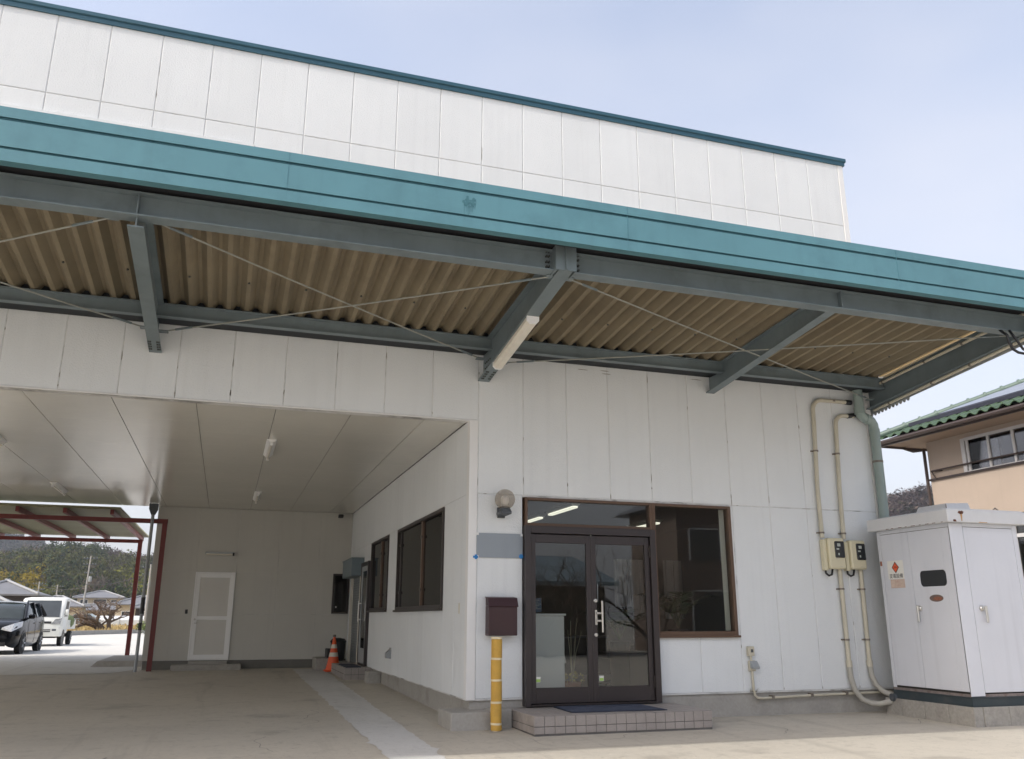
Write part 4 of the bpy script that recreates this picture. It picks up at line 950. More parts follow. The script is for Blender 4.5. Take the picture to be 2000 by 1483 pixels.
# blocks under it
bb = thing('block_base', (6.2, -.95, 0), 'stained concrete blocks under the transformer cabinet', 'concrete blocks')
for i in range(4):
    m = MB(); ya = CY0-.03+.39*i; m.cbox(CX0-.03, CX0+.11, ya+.002, min(ya+.386, CY1+.15), -.1, .199, .005); part('block', m, M_BLOCK, bb)
for i in range(3):
    m = MB(); xa = CX0+.115+.39*i; m.cbox(xa, xa+.386, CY0-.035, CY0+.10, -.1, .1985, .005); part('block', m, M_BLOCK, bb)
m = MB(); m.box(CX0+.11, CX1, CY0+.11, CY1, -.1, .15); part('fill', m, M_BLOCK, bb)
m = MB(); m.tube([(5.60, -.345, .21), (5.72, -.36, .205)], .05, 10); m.tube([(5.66, -.34, .21), (5.80, -.35, .215)], .05, 10); part('gland', m, M_GREYBOX, cb)
# warning sign and faded notice on the cabinet
ws = thing('warning_sign', (CX0, -.63, 1.8), 'white warning plate with orange diamond and black characters on the cabinet door', 'sign')
X = CX0-.006
m = MB(); m.box(X-.003, X, -.775, -.485, 1.718, 1.956); part('plate', m, M_SIGNW, ws)
def dia(cy, cz, ry, rz, x): return [(x, cy, cz+rz), (x, cy-ry, cz), (x, cy, cz-rz), (x, cy+ry, cz)]
m = MB(); m.add(dia(-.632, 1.867, .066, .078, X-.0036), [(0, 1, 2, 3)]); part('diamond_border', m, M_INK, ws)
m = MB(); m.add(dia(-.632, 1.867, .053, .063, X-.0042), [(0, 1, 2, 3)]); part('diamond', m, M_ORSIGN, ws)
def text(body, size, loc, rot, mat_, parent, nm='lettering', align='CENTER', sx=1.0):
    cu = bpy.data.curves.new(nm, 'FONT'); cu.body = body; cu.size = size; cu.align_x = align; cu.align_y = 'CENTER'; cu.extrude = .0003; cu.materials.append(mat_)
    cu.fill_mode = 'BOTH'
    tmp = bpy.data.objects.new(nm, cu); COL.objects.link(tmp); dg = bpy.context.evaluated_depsgraph_get(); me = bpy.data.meshes.new_from_object(tmp.evaluated_get(dg)); bpy.data.objects.remove(tmp)
    if not me.materials: me.materials.append(mat_)
    o = bpy.data.objects.new(nm, me); COL.objects.link(o); o.parent = parent; a = org(parent)
    o.location = (loc[0]-a[0], loc[1]-a[1], loc[2]-a[2]); o.rotation_euler = rot; o.scale = (sx, 1, 1); return o
RX = (R(90), 0, R(-90))
text('変電設備', .062, (X-.0042, -.632, 1.752), RX, M_INK, ws)
text('危険', .026, (X-.0048, -.632, 1.867), RX, paint('dark_red_ink', (.12, .02, .02), .6), ws)
fn = thing('faded_notice', (CX0, -.63, 1.6), 'faded pinkish notice below the orange diamond sign', 'sign')
m = MB(); m.box(X-.002, X, -.77, -.515, 1.600, 1.712); part('plate', m, M_FADE, fn)
m = MB(); x_ = X-.0026
for (ya, yb, za, zb_) in ((-.765, -.52, 1.700, 1.703), (-.765, -.52, 1.608, 1.611), (-.523, -.520, 1.611, 1.70), (-.765, -.762, 1.611, 1.70), (-.75, -.54, 1.655, 1.657)): m.box(x_, x_+.0004, ya, yb, za, zb_)
part('printed_border', m, M_FADEP, fn)
text('高電圧', .030, (x_, -.642, 1.680), RX, M_FADEP, fn); text('立入禁止', .028, (x_, -.642, 1.634), RX, M_FADEP, fn)
m = MB(); m.box(CX0-.0055, CX0-.0045, -.388, -.35, 1.90, 1.96); solo('inspection_sticker', m, M_BADGER, 'small reddish sticker on the left corner post of the cabinet', 'sticker', base=(CX0, -.37, 1.9))

# ------------------------------------------------------------------ lights
# batten on the main bracket
tl = thing('batten_light', (.07, -1.2, 4.3), 'white covered batten light fixed under the steel bracket at the middle of the canopy', 'light fitting')
a, b_ = Vector((.068, -.62, 4.125+.375*.62/2.88-.005)), Vector((.068, -1.88, 4.125+.375*1.88/2.88-.005))
m = MB()
def along(prof, va, vb, mb):
    n = len(prof); V = [(va.x+p[0], va.y, va.z+p[1]) for p in prof] + [(vb.x+p[0], vb.y, vb.z+p[1]) for p in prof]
    mb.add(V, [tuple(range(n)), tuple(range(n, 2*n))[::-1]] + [(i, n+i, n+(i+1) % n, (i+1) % n) for i in range(n)])
along([(-.065, 0), (.065, 0), (.065, -.045), (.035, -.075), (-.035, -.075), (-.065, -.045)], a, b_, m); part('cover', m, M_FIX, tl)
d = (b_-a).normalized()
for e, q in ((a, -1), (b_, 1)): m = MB(); along([(-.07, .002), (.07, .002), (.07, -.047), (.037, -.08), (-.037, -.08), (-.07, -.047)], e+d*(-.012), e+d*(.012), m); part('end_cap', m, M_WHITE, tl)
# strip lights on the soffit
def soffit_light(x, y0, y1, label):
    t = thing('strip_light', (x, (y0+y1)/2, ZS), label, 'light fitting', 'strip lights on the drive-through soffit')
    m = MB(); m.prism([(x-.07, ZS-.003), (x+.07, ZS-.003), (x+.03, ZS-.04), (x-.03, ZS-.04)], 'y', y0, y1); part('reflector', m, M_WHITE, t)
    m = MB(); m.tube([(x, y0+.03, ZS-.072), (x, y1-.03, ZS-.072)], .016, 10); part('tube', m, M_TUBE, t, True, 50)
    m = MB()
    for y in (y0+.015, y1-.015): m.cbox(x-.02, x+.02, y-.012, y+.012, ZS-.09, ZS-.045, .004)
    part('lamp_holder', m, M_WHITE, t)
soffit_light(-2.42, 2.05, 3.30, 'cream strip light on the soffit, nearer of the two in front of the back door')
soffit_light(-2.41, 7.40, 8.65, 'cream strip light on the soffit, farther one close to the back wall')
soffit_light(-6.05, 7.35, 8.60, 'strip light on the soffit at left above the parked cars')
soffit_light(-6.05, 2.2, 3.40, 'strip light cut by the left picture edge on the soffit')
# lamp over the back door
t = thing('wall_strip_light', (-3.05, 10.53, 2.6), 'slim strip light on the back wall above the white door', 'light fitting')
m = MB(); m.cbox(-3.36, -2.74, 10.46, 10.528, 2.58, 2.635, .006); part('housing', m, M_LTGREY, t)
m = MB(); m.tube([(-3.34, 10.44, 2.575), (-2.78, 10.44, 2.575)], .018, 8); part('tube', m, M_TUBE, t)
m = MB(); m.cbox(-2.775, -2.735, 10.43, 10.47, 2.55, 2.62, .004); part('lamp_holder', m, M_DARK, t)
# camera, switch, vent hood, small socket
t = thing('security_camera', (-.40, 10.5, 3.5), 'small dark security camera high on the back wall corner', 'camera')
m = MB(); m.cbox(-.47, -.36, 10.30, 10.44, 3.48, 3.56, .012); m.lathe((-.415, 10.30, 3.52), [(.03, 0), (.03, -.03), (.012, -.032)], 10, 'y'); part('body', m, M_DARK, t)
m = MB(); m.tube([(-.40, 10.44, 3.52), (-.36, 10.5, 3.55), (-.34, 10.528, 3.56)], .012, 8); part('arm', m, M_DARK, t)
m = MB(); m.cbox(-3.665, -3.61, 10.512, 10.529, 1.29, 1.38, .004); solo('wall_switch', m, M_DARK, 'small black switch on the back wall left of the white door', 'switch', base=(-3.64, 10.53, 1.3))
t = thing('vent_hood', (-.12, 4.95, .6), 'small grey vent hood low on the side wall', 'vent')
m = MB(); m.prism([(-.112, .70), (-.185, .635), (-.185, .55), (-.112, .55)], 'y', 4.86, 5.02); part('hood', m, M_LTGREY, t)
m = MB(); m.box(-.116, -.111, 4.84, 5.04, .54, .72); part('flange', m, M_LTGREY, t)
m = MB(); m.cbox(-.122, -.111, .33, .38, 1.255, 1.385, .004); solo('wall_socket', m, M_RAIL, 'tiny beige plate on the side wall near the front corner', 'socket', base=(-.11, .35, 1.3))
# ------------------------------------------------------------------ things in the bay
t = thing('side_step', (-.36, 7.6, .09), 'low tiled step below the side entrance door', 'step')
m = MB(); m.box(-.60, -.062, 6.93, 9.0, .0, .288); part('core', m, M_GROUT, t)
wt = .135; mA = tile_mesh('tile', wt, .115, 'front'); mB = tile_mesh('tile', wt, .10, 'left'); mC = tile_mesh('tile', wt, wt, 'top')
for i in range(4):
    for z in (.175, .06): piece('tile', mA, (-.606+i*wt, 6.923, z), t)
for j in range(15):
    for z in (.19, .085): piece('tile', mB, (-.607, 6.935+j*wt, z), t)
    for i in range(4): piece('tile', mC, (-.606+i*wt, 6.935+j*wt, .293), t)
m = MB(); m.cbox(-.56, -.27, 7.05, 8.2, .2935, .315, .004); solo('rubber_mat', m, M_MATB, 'dark mat on the side door step', 'mat', base=(-.4, 7.6, .293))
t = thing('back_door_step', (-3.1, 10.3, .12), 'long low concrete step below the white back door', 'step')
m = MB(); m.cbox(-3.83, -2.40, 10.12, 10.535, .0, .235, .012); part('slab', m, M_CONC, t)
m = MB(); m.box(-3.5, -2.7, 10.40, 10.50, .2355, .3); part('upper_step', m, M_CONC, t)
t = thing('concrete_step', (-.6, 9.9, .1), 'stepped concrete blocks by the back wall behind the traffic cone', 'step')
m = MB(); m.cbox(-.86, -.52, 9.62, 10.50, .0, .36, .01); part('lower_block', m, M_CONC, t)
m = MB(); m.cbox(-.515, -.20, 9.55, 10.50, .0, .30, .01); part('upper_block', m, M_BLOCK, t)
t = thing('rubbish_bin', (-.38, 9.6, .3), 'dark lidded bin half hidden behind the shutter rail', 'bin')
m = MB(); m.lathe((-.385, 9.82, .302), [(.12, 0), (.15, .05), (.165, .36), (.16, .38)], 16); part('body', m, M_DARK, t, True, 40)
m = MB(); m.lathe((-.385, 9.82, .302), [(.175, .38), (.18, .41), (.14, .46), (.04, .48), (.01, .48)], 16); part('lid', m, M_DARK, t, True, 40)
m = MB(); m.cbox(-.62, -.5, 9.75, 10.2, .361, .55, .01); solo('dark_box', m, M_DARK, 'low dark box on the concrete block beside the bin', 'box', base=(-.56, 9.9, .36))
# traffic cone
cx, cy = -.545, 9.22; g0 = gz(cx, cy)
t = thing('traffic_cone', (cx, cy, g0), 'worn orange traffic cone with two pale bands near the side step', 'traffic cone')
m = MB(); m.cbox(cx-.185, cx+.185, cy-.185, cy+.185, g0+.006, g0+.035, .008)
for sx in (-1, 1):
    for sy in (-1, 1): m.box(cx+sx*.12-.04, cx+sx*.12+.04, cy+sy*.12-.04, cy+sy*.12+.04, g0, g0+.007)
part('base', m, M_ORANGE, t)
def cr_(z): return .15 - (.15-.022)*(z-.035)/.665 if z > .1 else .16-.05*(z-.035)/.065*.3
def seg(z0, z1, mat_, nm, e=0):
    m = MB(); m.lathe((cx, cy, g0), [(cr_(z0)+e, z0), (cr_((z0+z1)/2)+e, (z0+z1)/2), (cr_(z1)+e, z1)], 22); part(nm, m, mat_, t, True, 40)
seg(.035, .30, M_ORANGE, 'cone'); seg(.30, .385, M_CONEW, 'band', .002); seg(.385, .47, M_ORANGE, 'cone'); seg(.47, .55, M_CONEW, 'band', .002); seg(.55, .70, M_ORANGE, 'cone')
m = MB(); m.lathe((cx, cy, g0), [(.030, .70), (.033, .72), (.030, .745), (.01, .75)], 12); part('tip', m, paint('cone_tip', (.16, .15, .13), .7), t, True)

# ------------------------------------------------------------------ inside the office, seen through the glass
t = thing('filing_cabinet', (1.2, 1.0, .2), 'white filing cabinet behind the left glass door', 'cabinet')
m = MB(); m.cbox(.62, 1.385, .66, 1.08, .205, 1.235, .006); m.cbox(.60, 1.40, .63, 1.09, 1.236, 1.262, .004); part('carcass', m, M_WHITE, t)
m = MB(); m.box(.64, 1.355, .653, .659, .74, 1.22); m.box(.64, 1.355, .653, .659, .32, .725); part('door', m, M_WHITE, t)
t = thing('notice_frame', (1.0, .8, 1.262), 'small dark framed notice standing on the white cabinet', 'framed notice')
m = MB(); ring(m, .86, 1.13, 1.265, 1.475, .78, .80, .016); part('frame', m, M_DARK, t)
m = MB(); m.box(.876, 1.114, .788, .798, 1.281, 1.459); part('sheet', m, M_BLUESCR, t)
m = MB()
for z in (1.43, 1.405, 1.38, 1.36, 1.34, 1.32): m.box(.90, 1.09-.03*math.sin(z*90), .7868, .7878, z, z+.007)
part('printed_lines', m, M_LTGREY, t)
t = thing('orchid_pot', (1.55, .75, .2), 'potted flower with pale stems behind the left glass door', 'potted plant')
m = MB(); m.lathe((1.56, .85, .2), [(.09, 0), (.12, .18), (.125, .2), (.1, .2)], 14); part('pot', m, M_POT, t, True, 40)
m = MB(); rs = random.Random(2)
for k in range(4):
    a = rs.uniform(0, 6.28); q = rs.uniform(.04, .14); m.tube([(1.56, .85, .38), (1.56+.4*q*math.cos(a), .85+.3*q*math.sin(a), .75), (1.56+q*math.cos(a), .85+q*math.sin(a), 1.12+rs.uniform(-.1, .15))], [.008, .006, .004], 5)
part('stem', m, paint('pale_stem', (.30, .28, .20), .8), t)
m = MB()
for k in range(60):
    a = rs.uniform(0, 6.28); q = rs.uniform(.04, .17); z = .40+rs.uniform(0, .12); c = Vector((1.56+q*math.cos(a), .85+q*math.sin(a), z)); u = Vector((rs.gauss(0, 1), rs.gauss(0, 1), rs.gauss(0, 1))).normalized()*.025; v = u.orthogonal().normalized()*.012
    m.quad(c-u, c-v, c+u, c+v)
part('flowers', m, paint('pale_flower', (.55, .48, .2), .7, var=.3, vscale=30), t)
m = MB(); m.prism([(1.40, .9), (1.46, .62), (1.50, .64), (1.44, .92)], 'y', .9, .903); solo('paper_slip', m, M_PAPER, 'white paper slip tied to the potted flower stems', 'paper', base=(1.45, .9, .7))
def palm(x, y, z0, h, label):
    t = thing('potted_palm', (x, y, z0), label, 'potted plant')
    m = MB(); m.lathe((x, y, z0), [(.11, 0), (.15, .26), (.155, .28), (.12, .28)], 14); part('pot', m, M_DARK, t, True, 40)
    m = MB(); rs = random.Random(int(x*100))
    for k in range(15):
        a = rs.uniform(0, 6.28); L2 = h*rs.uniform(.55, .85); pts = []
        for i in range(7):
            s = i/6; r_ = L2*.75*s; zz = z0+.3+L2*(1.35*s-.75*s*s); pts.append(Vector((x+r_*math.cos(a), y+r_*math.sin(a)*.6, zz)))
        m.tube(pts, .005, 4)
        for i in range(2, 7):
            p = pts[i]; d = (pts[i]-pts[i-1]).normalized(); sd_ = d.cross(Vector((0, 0, 1))).normalized()
            for s_ in (-1, 1):
                for o_ in (0, .5):
                    q = p-d*(L2*.1*o_); tip = q+sd_*s_*.16+d*.12-Vector((0, 0, .04)); m.add([q, q+d*.03, tip], [(0, 1, 2)])
    part('fronds', m, M_LEAF, t)
palm(3.1, .75, .78, .95, 'dark green potted palm behind the large shop window')
palm(2.42, 1.2, .62, .8, 'small potted palm behind the right door jamb')
m = MB(); m.cbox(2.2, 3.45, .45, 1.05, .2, .77, .01); solo('low_cabinet', m, M_DARK, 'dark low cabinet under the shop window holding the palm', 'cabinet', base=(2.9, .75, .2))
t = thing('office_desk', (2.6, 3.2, .2), 'dark office desk seen through the right glass door', 'desk')
m = MB(); m.cbox(1.9, 3.6, 3.0, 3.7, .90, .93, .006); part('desktop', m, M_GREYBOX, t)
m = MB(); m.box(1.95, 1.98, 3.02, 3.68, .2, .9); m.box(3.52, 3.55, 3.02, 3.68, .2, .9); m.box(1.98, 3.52, 3.03, 3.05, .35, .9); part('pedestal', m, M_DARK, t)
t = thing('office_chair', (3.0, 2.6, .2), 'black office chair in front of the desk behind the glass', 'chair')
m = MB(); m.cbox(2.75, 3.2, 2.35, 2.8, .62, .70, .03); part('seat', m, M_DARK, t)
m = MB(); m.cbox(2.76, 3.19, 2.28, 2.36, .8, 1.38, .03); part('backrest', m, M_DARK, t)
m = MB(); m.tube([(2.97, 2.57, .62), (2.97, 2.57, .28)], .03, 8)
for k in range(5): m.tube([(2.97, 2.57, .29), (2.97+.28*math.cos(k*1.2566), 2.57+.28*math.sin(k*1.2566), .23)], .02, 6)
part('base', m, M_DARK, t)
for nm, x0, x1, lb in (('curtain', 3.85, 4.45, 'left white curtain hanging deep in the office'), ('curtain', 4.85, 5.25, 'right white curtain hanging deep in the office')):
    m = MB(); n = 24; V = []; F = []
    for k in range(n+1):
        x = x0+(x1-x0)*k/n; y = 4.4+.03*math.sin(k*1.9)
        V += [(x, y, 1.2), (x, y, 2.25), (x, y+.006, 1.2), (x, y+.006, 2.25)]
    for k in range(n): a = 4*k; F += [(a, a+4, a+5, a+1), (a+2, a+3, a+7, a+6), (a, a+2, a+6, a+4), (a+1, a+5, a+7, a+3)]
    m.add(V, F); solo(nm, m, M_CURT, lb, 'curtain', 'white curtains in the office', True, 60, base=((x0+x1)/2, 4.4, 1.2))
k = 0
for x, y0, y1, lb in ((2.24, 2.26, 3.42, 'lit office strip light nearest above the entrance transom'), (2.24, 3.84, 5.0, 'lit office strip light second above the left of the transom'), (4.56, 3.95, 5.1, 'lit office strip light seen at the right end of the transom')):
    t = thing('office_light', (x, (y0+y1)/2, 2.95), lb, 'light fitting', 'lit strip lights on the office ceiling')
    m = MB(); m.prism([(x-.10, 2.949), (x+.10, 2.949), (x+.05, 2.90), (x-.05, 2.90)], 'y', y0, y1); part('housing', m, M_WHITE, t)
    m = MB(); m.cbox(x-.045, x+.045, y0+.02, y1-.02, 2.87, 2.899, .008); part('tube', m, M_TUBEON, t)
# ------------------------------------------------------------------ red steel carport behind the bay
cp = thing('carport', (-6.5, 13, .12), 'red steel framed carport with ribbed roof beyond the drive-through bay', 'carport')
ZC = 3.36
def post(x, y, z1, s=.05): m = MB(); m.box(x-s, x+s, y-s, y+s, gz(x, y)-.02, z1); return part('post', m, M_RED, cp)
post(-4.245, 10.12, 3.27, .05); post(-5.27, 16.4, 3.30, .055)
post(-12.2, 10.12, 3.27); post(-12.2, 16.4, 3.3)
m = MB(); m.box(-12.3, -4.19, 10.08, 10.16, 3.19, 3.285); part('beam', m, M_RED, cp)
m = MB(); m.box(-12.3, -5.21, 16.36, 16.44, 3.24, 3.335); part('beam', m, M_RED, cp)
for x in (-11.55, -10.65, -9.75, -8.85, -7.95, -7.05, -6.17, -5.27):
    m = MB(); m.prism([(9.62, 3.30), (9.62, 3.40), (16.95, 3.44), (16.95, 3.34)], 'x', x-.035, x+.035); part('rafter', m, M_RED, cp)
x = -12.1
def cps():
    mb = MB(); prof = []
    for k in range(8): prof += [(k*.115, 0), (k*.115+.03, .022), (k*.115+.07, .022), (k*.115+.10, 0)]
    V = []
    for px_, z in prof: V += [(px_, 9.55, 3.405+z), (px_, 17.05, 3.447+z), (px_, 9.55, 3.408+z), (px_, 17.05, 3.450+z)]
    F = []
    for i in range(len(prof)-1): a, b_ = 4*i, 4*i+4; F += [(a, b_, b_+1, a+1), (a+2, a+3, b_+3, b_+2), (a, a+2, b_+2, b_), (a+1, b_+1, b_+3, a+3)]
    mb.add(V, F); return mb.mesh('roof_sheet', M_CPROOF)
# ribs run across the bay: sheets laid along x
def cps_x():
    mb = MB(); prof = []; k = 0; y = 9.55
    while y < 17.0: prof += [(y, 0), (y+.03, .045), (y+.07, .045), (y+.10, 0)]; y += .22
    V = []
    for yy, z in prof:
        zz = 3.402+.0055*(yy-9.6)+z; V += [(0, yy, zz), (.90, yy, zz), (0, yy, zz+.004), (.90, yy, zz+.004)]
    F = []
    for i in range(len(prof)-1): a, b_ = 4*i, 4*i+4; F += [(a, b_, b_+1, a+1), (a+2, a+3, b_+3, b_+2), (a, a+2, b_+2, b_), (a+1, b_+1, b_+3, a+3)]
    mb.add(V, F); return mb.mesh('roof_sheet', M_CPROOF)
cm = cps_x(); x = -12.2
while x < -5.3: piece('roof_sheet', cm, (x, 0, 0), cp); x += .885
# grey rain pipe with hopper
t = thing('rain_pipe', (-4.47, 9.9, .1), 'slim grey rain pipe with a hopper beside the red carport post', 'downpipe')
m = MB(); m.tube([(-4.50, 10.0, .1), (-4.50, 10.0, 3.45)], .034, 12); part('pipe', m, M_PVC, t, True, 50)
m = MB(); m.add([(-4.59, 9.94, 3.6), (-4.41, 9.94, 3.6), (-4.41, 10.1, 3.6), (-4.59, 10.1, 3.6), (-4.59, 9.94, 3.48), (-4.41, 9.94, 3.48), (-4.41, 10.1, 3.48), (-4.59, 10.1, 3.48), (-4.54, 9.97, 3.36), (-4.46, 9.97, 3.36), (-4.46, 10.04, 3.36), (-4.54, 10.04, 3.36)],
    [(0, 1, 2, 3), (4, 5, 1, 0), (5, 6, 2, 1), (6, 7, 3, 2), (7, 4, 0, 3), (8, 9, 5, 4), (9, 10, 6, 5), (10, 11, 7, 6), (11, 8, 4, 7), (11, 10, 9, 8)]); part('hopper', m, M_GREYBOX, t)
m = MB(); m.tube([(-4.50, 10.0, 1.28), (-4.50, 10.0, 1.62)], .042, 12); m.box(-4.53, -4.47, 9.93, 9.97, .95, 1.1); part('bracket', m, M_DARK, t)
# concrete ramp slab
t = thing('ramp_slab', (-5.1, 12.8, .13), 'dark concrete slab with a sloped edge near the rear carport post', 'slab')
m = MB(); m.add([(-5.6, 11.7, .12), (-4.44, 11.7, .12), (-4.44, 15.0, .12), (-5.6, 15.0, .12), (-5.45, 11.78, .265), (-4.44, 11.78, .265), (-4.44, 15.0, .265), (-5.45, 15.0, .265)], [(3, 2, 1, 0), (4, 5, 6, 7), (0, 1, 5, 4), (1, 2, 6, 5), (2, 3, 7, 6), (3, 0, 4, 7)]); part('slab', m, M_CONC, t)

# ------------------------------------------------------------------ vehicles
M_CARBLK = paint('black_car_paint', (.005, .006, .008), .10, var=.05, spec=.25)
M_CARWHT = paint('white_truck_paint', (.74, .75, .71), .25, var=.03)
M_TYRE = paint('tyre_rubber', (.018, .018, .018), .85, var=.15)
M_RIM = paint('alloy_rim', (.45, .46, .47), .3, metal=.8)
M_CGLASS = paint('car_glass', (.035, .045, .045), .05, var=.2, vscale=2, spec=.45)
M_LENS = paint('headlamp_lens', (.72, .73, .73), .10, metal=.25, var=.3, vscale=30)
M_CHR = paint('car_chrome', (.6, .6, .6), .12, metal=1)
M_TEALG = paint('grille_trim', (.10, .22, .24), .25, metal=.5)
M_OLIVE = paint('olive_tarp', (.17, .21, .10), .85, var=.2, vscale=6, bump=.5, bscale=14)
def wheel(parent, x, y, r_, w_, z, sx):
    m = MB(); m.lathe((x, y, z), [(r_*.62, -w_/2), (r_*.92, -w_/2), (r_, -w_*.36), (r_, w_*.36), (r_*.92, w_/2), (r_*.62, w_/2)], 22, 'x'); wh = part('wheel', m, M_TYRE, parent, True, 40)
    m = MB(); xo = x+sx*w_*.40; m.lathe((xo-sx*.03, y, z), [(r_*.64, 0), (r_*.64, sx*.03)] if sx > 0 else [(r_*.64, sx*.03), (r_*.64, 0)], 22, 'x')
    for k in range(5):
        a = 6.2832*k/5; c, s = math.cos(a), math.sin(a)
        m.tube([(xo, y+.04*c, z+.04*s), (xo+sx*.012, y+r_*.6*c, z+r_*.6*s)], r_*.085, 5)
    part('rim', m, M_RIM, wh)
def loft(mb, secs, close=False):
    """secs: list of equal-length point rows"""
    n = len(secs[0]); V = [p for s in secs for p in s]; F = []
    for i in range(len(secs)-1):
        for k in range(n-1): F.append((i*n+k, i*n+k+1, (i+1)*n+k+1, (i+1)*n+k))
    F.append(tuple(range(n))[::-1]); F.append(tuple(range((len(secs)-1)*n, len(secs)*n)))
    mb.add(V, F)
# black hatchback, nose towards the camera (-y)
hx, hy, hg = -9.27, 18.55, gz(0, 19)
car = thing('parked_car', (hx, hy+2, hg), 'black hatchback parked nose first under the far left, cut by the picture edge', 'car')
def sec(y, zb, zt, w_, drop=.06, crown=.03):
    half = [(w_*.90, zb), (w_*.985, zb+.12), (w_, zb+.32), (w_*.985, zt-.16), (w_*.95, zt-drop), (w_*.80, zt), (w_*.4, zt+crown*.8), (0, zt+crown)]
    return [(hx+a, hy+y, hg+b) for a, b in half] + [(hx-a, hy+y, hg+b) for a, b in half[-2::-1]]
m = MB()
loft(m, [sec(.0, .30, .62, .58, .05), sec(.05, .22, .74, .70), sec(.22, .19, .84, .79), sec(.55, .18, .92, .835), sec(1.0, .18, 1.0, .845), sec(1.5, .18, 1.03, .845, .03, .0), sec(2.4, .18, 1.06, .845, .03, 0), sec(3.4, .18, 1.10, .845, .03, 0), sec(3.9, .22, 1.10, .82, .05), sec(4.08, .30, 1.0, .74, .08)])
body = part('body', m, M_CARBLK, car, True, 40)
# wheel arches (dark)
m = MB()
for y in (.86, 3.46):
    for s in (-1, 1): m.lathe((hx+s*.835, hy+y, hg+.31), [(.36, -.012), (.36, .0115)], 24, 'x')
part('wheel_arch', m, M_DARK, body)
def gsec(y, zb, zt, wb, wt): 
    half = [(wb, zb), ((wb*.45+wt*.55), zb+(zt-zb)*.6), (wt, zt-.03), (wt*.85, zt), (0, zt+.025)]
    return [(hx+a, hy+y, hg+b) for a, b in half] + [(hx-a, hy+y, hg+b) for a, b in half[-2::-1]]
m = MB(); loft(m, [gsec(.98, .99, 1.0, .78, .72), gsec(1.35, 1.02, 1.26, .80, .68), gsec(1.75, 1.03, 1.46, .81, .64), gsec(3.3, 1.08, 1.49, .81, .63), gsec(3.75, 1.09, 1.38, .79, .62), gsec(4.0, 1.08, 1.12, .74, .66)])
part('glasshouse', m, M_CGLASS, car, True, 50)
m = MB()
rf = [(1.74, 1.47), (2.2, 1.51), (3.0, 1.52), (3.55, 1.48), (3.8, 1.40)]
loft(m, [[(hx+a*.655, hy+y, hg+z-(abs(a)**3)*.05+.02) for a in (-1, -.85, -.4, 0, .4, .85, 1)] + [(hx+a*.655, hy+y, hg+z-(abs(a)**3)*.05-.02) for a in (1, .85, .4, 0, -.4, -.85, -1)] for y, z in rf]); part('roof', m, M_CARBLK, car, True, 50)
for s in (-1, 1):
    for pts, r_ in (([(.80, .95, .99), (.725, 1.35, 1.27), (.65, 1.78, 1.47)], .042), ([(.82, 2.35, 1.05), (.665, 2.42, 1.48)], .045), ([(.82, 3.25, 1.08), (.655, 3.3, 1.47)], .05), ([(.79, 3.95, 1.1), (.64, 3.7, 1.42)], .07)):
        m = MB(); m.tube([(hx+s*a, hy+y, hg+z) for a, y, z in pts], r_, 6); part('pillar', m, M_CARBLK, car, True, 60)
m = MB()
for s in (-1, 1): m.box(hx+s*.845-.003, hx+s*.845+.003, hy+1.35, hy+1.356, hg+.35, hg+1.0); m.box(hx+s*.845-.003, hx+s*.845+.003, hy+2.38, hy+2.386, hg+.3, hg+1.03)
part('door_gap', m, M_DARK, body)
for s in (-1, 1):
    m = MB(); m.add([(hx+s*.40, hy-.02, hg+.70), (hx+s*.66, hy-.01, hg+.64), (hx+s*.86, hy+.34, hg+.78), (hx+s*.84, hy+.52, hg+.93), (hx+s*.68, hy+.16, hg+.87), (hx+s*.42, hy-.01, hg+.76),
        (hx+s*.40, hy+.25, hg+.68), (hx+s*.60, hy+.25, hg+.64), (hx+s*.76, hy+.45, hg+.78), (hx+s*.75, hy+.60, hg+.88), (hx+s*.62, hy+.42, hg+.83), (hx+s*.42, hy+.25, hg+.73)],
        [(0, 1, 2, 3, 4, 5), (1, 0, 6, 7), (2, 1, 7, 8), (3, 2, 8, 9), (4, 3, 9, 10), (5, 4, 10, 11), (0, 5, 11, 6)] if s > 0 else [(5, 4, 3, 2, 1, 0), (0, 1, 7, 6), (1, 2, 8, 7), (2, 3, 9, 8), (3, 4, 10, 9), (4, 5, 11, 10), (5, 0, 6, 11)])
    part('headlight', m, M_LENS, car)
    m = MB(); m.cbox(hx+s*.90-.09, hx+s*.90+.09, hy+1.28, hy+1.42, hg+1.0, hg+1.13, .03); part('mirror', m, M_CARBLK, car, True, 50)
    m = MB(); m.cbox(hx+s*.846-.01, hx+s*.846+.012, hy+2.12, hy+2.3, hg+.86, hg+.885, .004); m.cbox(hx+s*.846-.01, hx+s*.846+.012, hy+3.05, hy+3.2, hg+.88, hg+.905, .004); part('door_handle', m, M_CARBLK, car)
m = MB(); m.tube([(hx-.42, hy+.06, hg+.72), (hx-.2, hy-.01, hg+.52), (hx+.2, hy-.01, hg+.52), (hx+.42, hy+.06, hg+.72)], .025, 6); part('grille_trim', m, M_TEALG, car, True)
m = MB(); m.box(hx-.30, hx+.30, hy-.006, hy+.05, hg+.50, hg+.66); m.box(hx-.55, hx+.55, hy-.004, hy+.06, hg+.24, hg+.36); part('grille', m, M_DARK, car)
m = MB(); m.cbox(hx-.165, hx+.165, hy-.02, hy-.006, hg+.38, hg+.49, .004); part('number_plate', m, M_PAPER, car)
m = MB(); m.cbox(hx+.35, hx+.47, hy+1.62, hy+1.66, hg+1.22, hg+1.32, .01); m.tube([(hx+.52, hy+1.5, hg+1.2), (hx+.6, hy+1.62, hg+1.38)], .012, 5); part('windscreen_clutter', m, M_PAPER, car)
for y in (.86, 3.46):
    for s in (-1, 1): wheel(car, hx+s*.765, hy+y, .31, .19, hg+.31, s)
